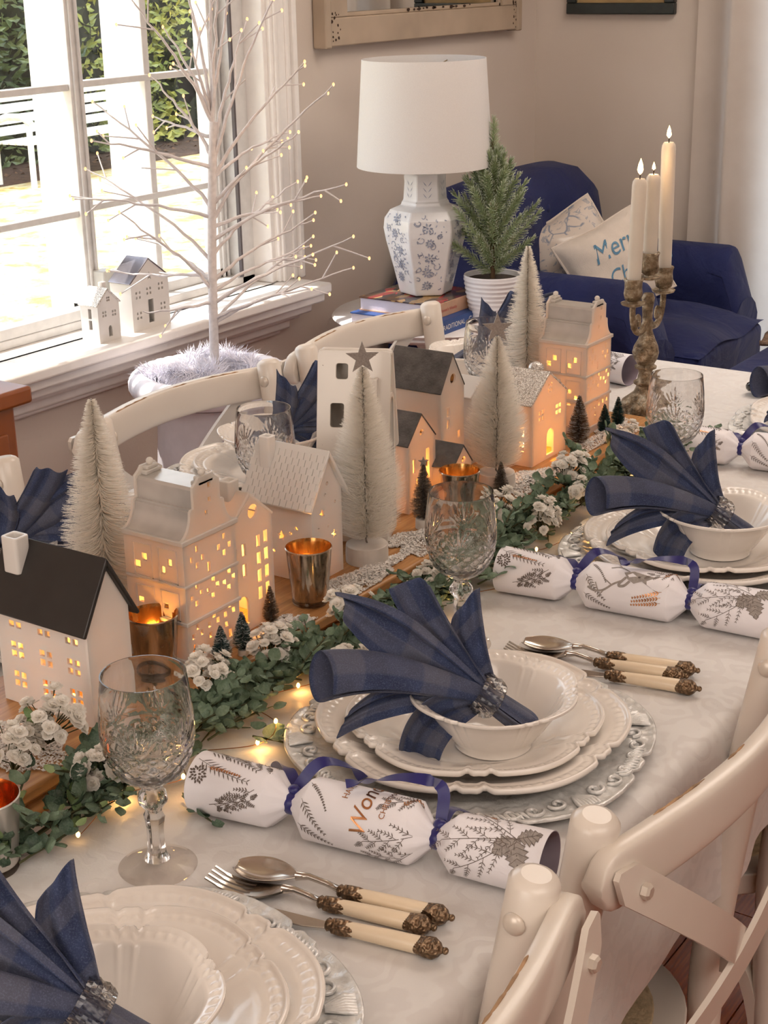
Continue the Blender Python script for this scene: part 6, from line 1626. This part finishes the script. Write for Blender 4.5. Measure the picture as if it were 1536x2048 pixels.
def cushion(lab, c, nrm, roll, s_, mat, text=None):
    nrm = Vector(nrm).normalized(); r = Vector((0, 0, 1)).cross(nrm).normalized(); u = nrm.cross(r)
    cr_, sr = math.cos(rad(roll)), math.sin(rad(roll)); X = r * cr_ + u * sr; Y = -r * sr + u * cr_
    m4 = Matrix((X, Y, nrm)).transposed().to_4x4(); m4.translation = c
    t = thing('cushion', lab, 'cushion', (0, 0, 0)); t.matrix_world = m4
    def zf(a, b): return .055 * max(0, (1 - abs(a) ** 2.6)) ** .55 * max(0, (1 - abs(b) ** 2.6)) ** .55 + .004 * math.sin(a * 4 + b * 5)
    m = MB(); n = 22
    for sg in (1, -1):
        P = [[(s_ / 2 * (-1 + 2 * i / n) * (1 - .07 * (1 - abs(-1 + 2 * j / n)) ** 1.0 * (1 if True else 0)), s_ / 2 * (-1 + 2 * j / n) * (1 - .07 * (1 - abs(-1 + 2 * i / n))), sg * zf(-1 + 2 * i / n, -1 + 2 * j / n)) for j in range(n + 1)] for i in range(n + 1)]
        m.grid(P if sg > 0 else P[::-1])
    m.make('cover', mat, t, angle=180)
    e = [];
    for a0, b0, a1, b1 in ((-1, -1, 1, -1), (1, -1, 1, 1), (1, 1, -1, 1), (-1, 1, -1, -1)):
        for k in range(10):
            a, b = a0 + (a1 - a0) * k / 10, b0 + (b1 - b0) * k / 10; e.append((s_ / 2 * a * (1 - .07 * (1 - abs(b))), s_ / 2 * b * (1 - .07 * (1 - abs(a))), 0))
    MB().tube(e + [e[0]], .0035, 6).make('piping', CUSHW, t)
    if text:
        for body, size, ox, oy in text:
            me = textmesh(body, size, .35); vs = []
            for v in me.vertices:
                x, y = ox + v.co.x * .8, oy + v.co.y; vs.append((x, y, zf(2 * x / s_, 2 * y / s_) + .0015))
            MB().add(vs, [tuple(p.vertices) for p in me.polygons]).make('embroidery', M('blue_thread', '5d8aa8', .7), t, angle=None); bpy.data.meshes.remove(me)
    return t
fd = Vector((-math.cos(CAM_YAW), -math.sin(CAM_YAW), .35))
cushion('cream cushion with blue floral print leaning on the armchair back', (3.60, 1.850, .680), (-.72, -.58, .40), 30, .245, CUSHF)
cushion('cream cushion embroidered in blue script, in front on the armchair', (3.56, 1.715, .672), (-.70, -.60, .40), 26, .238, CUSHW, (('Merry', .072, -.054, .020), ('Christmas', .060, -.046, -.050)))
# navy stool at the far end of the table with a brown throw
t = thing('upholstered_stool', 'navy upholstered stool beyond the far end of the table at the right edge', 'stool', (3.28, 1.02, 0))
pad((-.30, -.24, .34), (.30, .20, .58), .03, 'seat', t, NAVY)
for sx in (-.25, .25):
    for sy in (-.19, .15): MB().lathe([(0, 0), (.016, 0), (.022, .35), (0, .35)], 12, Matrix.Translation((sx, sy, 0))).make('leg', MATS['dark_wood_foot'], t)
P = [[(.10 * u + .02 * math.sin(v * 3), .12 * v, .05 * (1 - abs(u) ** 3) * (1 - abs(v) ** 3) + .010 * math.sin(u * 9) * math.cos(v * 7)) for v in [-1 + 2 * j / 14 for j in range(15)]] for u in [-1 + 2 * i / 14 for i in range(15)]]
o = MB().grid(P).make('knitted_throw', M('brown_wool', '8f7460', .9, var=.25, vscale=80, bump=.8, bscale=200, bdist=.006), angle=180, solid=.012); o.location = (3.40, 1.10, .590); tag(o, 'folded brown wool throw lying on the navy stool', 'throw')
# black glossy ornament at the right edge of the table
t = thing('black_ornament', 'small glossy black knotted ornament on the cloth at the right edge', 'ornament', (2.325, .848, TZ + .0016))
BLK = M('black_gloss', '141318', .12, var=.1)
MB().tube([((.014 + .006 * math.cos(3 * a_)) * math.cos(2 * a_), (.014 + .006 * math.cos(3 * a_)) * math.sin(2 * a_), .0145 + .006 * math.sin(3 * a_)) for a_ in [TAU * k / 60 for k in range(61)]], .0078, 10, cap=False).make('knot', BLK, t)

# ================================================================== on the walls
FRP = m_chair(); FRP.name = 'chippy_old_frame_paint'
mx0, mx1, mz0, mz1 = 2.993, 3.880, 1.238, 2.10
t = thing('wall_mirror', 'mirror in a distressed old window frame hanging on the window wall', 'mirror', ((mx0 + mx1) / 2, YW, mz0))
hw = (mx1 - mx0) / 2; H = mz1 - mz0
FR2 = M('chipped_beige_frame', 'b8a48f', .55, var=.14, vscale=10)
MB().box((-hw, -.034, 0), (hw, -.001, .064)).make('rail', FR2, t, bevel=.003); MB().box((-hw, -.034, H - .064), (hw, -.001, H)).make('rail', FR2, t, bevel=.003)
MB().box((-hw, -.034, .064), (-hw + .080, -.001, H - .064)).make('stile', FR2, t, bevel=.003); MB().box((hw - .080, -.034, .064), (hw, -.001, H - .064)).make('stile', FR2, t, bevel=.003)
for sx in (-1, 1): MB().box((sx * (hw + .005) - .012, -.040, -.004), (sx * (hw + .005) + .012, -.001, H)).make('edge_bead', FR2, t, bevel=.004)
m = MB(); m.box((-hw + .080, -.026, .064), (hw - .080, -.016, .074)); m.box((-hw + .080, -.026, .064), (-hw + .090, -.016, H - .064)); m.box((hw - .090, -.026, .064), (hw - .080, -.016, H - .064)); m.make('inner_bead', FR2, t, bevel=.002)
MB().box((-hw + .07, -.014, .055), (hw - .07, -.010, H - .055)).make('mirror_glass', M('silvered_glass', 'dfe0de', .02, 1.0, var=.02), t)
rng = random.Random(3); m = MB()
for k in range(46):
    x = rng.choice((-hw + rng.uniform(.003, .05), hw - rng.uniform(.003, .03), rng.uniform(-.1, .25))); z = rng.uniform(.004, .075) if abs(x) > .3 else .070 + rng.uniform(0, .003); s_ = rng.uniform(.0015, .0045) * (2.2 if abs(x) < .3 else 1)
    m.add([(x + s_ * math.cos(a_) * rng.uniform(.7, 1.2), -.0345 if abs(x) > .3 else -.0265, z + s_ * (.5 if abs(x) < .3 else 1) * math.sin(a_) * rng.uniform(.7, 1.2)) for a_ in [TAU * q / 7 for q in range(7)]], [tuple(range(7))])
m.make('paint_chips', M('bare_dark_wood', '3d2a1e', .8), t, angle=None, kind='stuff')
t = thing('framed_picture', 'dark framed picture on the back wall above the armchair', 'picture', (XB, 1.951, 1.272))
DKF = M('dark_green_black_frame', '2a2f2d', .4, var=.2)
MB().box((-.022, -.163, 0), (-.001, .163, .030)).make('frame_rail', DKF, t, bevel=.003); MB().box((-.022, -.163, .37), (-.001, .163, .40)).make('frame_rail', DKF, t, bevel=.003)
for sy in (-1, 1): MB().box((-.022, sy * .148 - .015, .03), (-.001, sy * .148 + .015, .37)).make('frame_stile', DKF, t, bevel=.003)
MB().box((-.012, -.135, .028), (-.006, .135, .372)).make('print', M('sepia_art_print', 'a68a5e', .7, var=.3, vscale=12), t)
# timber cabinet at the left edge
WOODC = M('orange_stained_timber', '8f4a18', .35, var=.3, vscale=9)
t = thing('timber_cabinet', 'orange stained timber cabinet cut off at the left edge', 'cabinet', (1.305, 1.78, 0))
MB().box((-.25, -.12, .04), (.165, .14, .830)).make('body', WOODC, t, bevel=.004); MB().box((-.27, -.14, .830), (.185, .16, .856)).make('top', WOODC, t, bevel=.005)
MB().box((-.23, -.1245, .08), (-.05, -.1195, .79)).make('door', WOODC, t, bevel=.003); MB().box((-.035, -.1245, .08), (.145, -.1195, .79)).make('door', WOODC, t, bevel=.003)
for sx in (-.21, .125):
    for sy in (-.08, .10): MB().box((sx - .02, sy - .02, 0), (sx + .02, sy + .02, .04)).make('foot', WOODC, t)
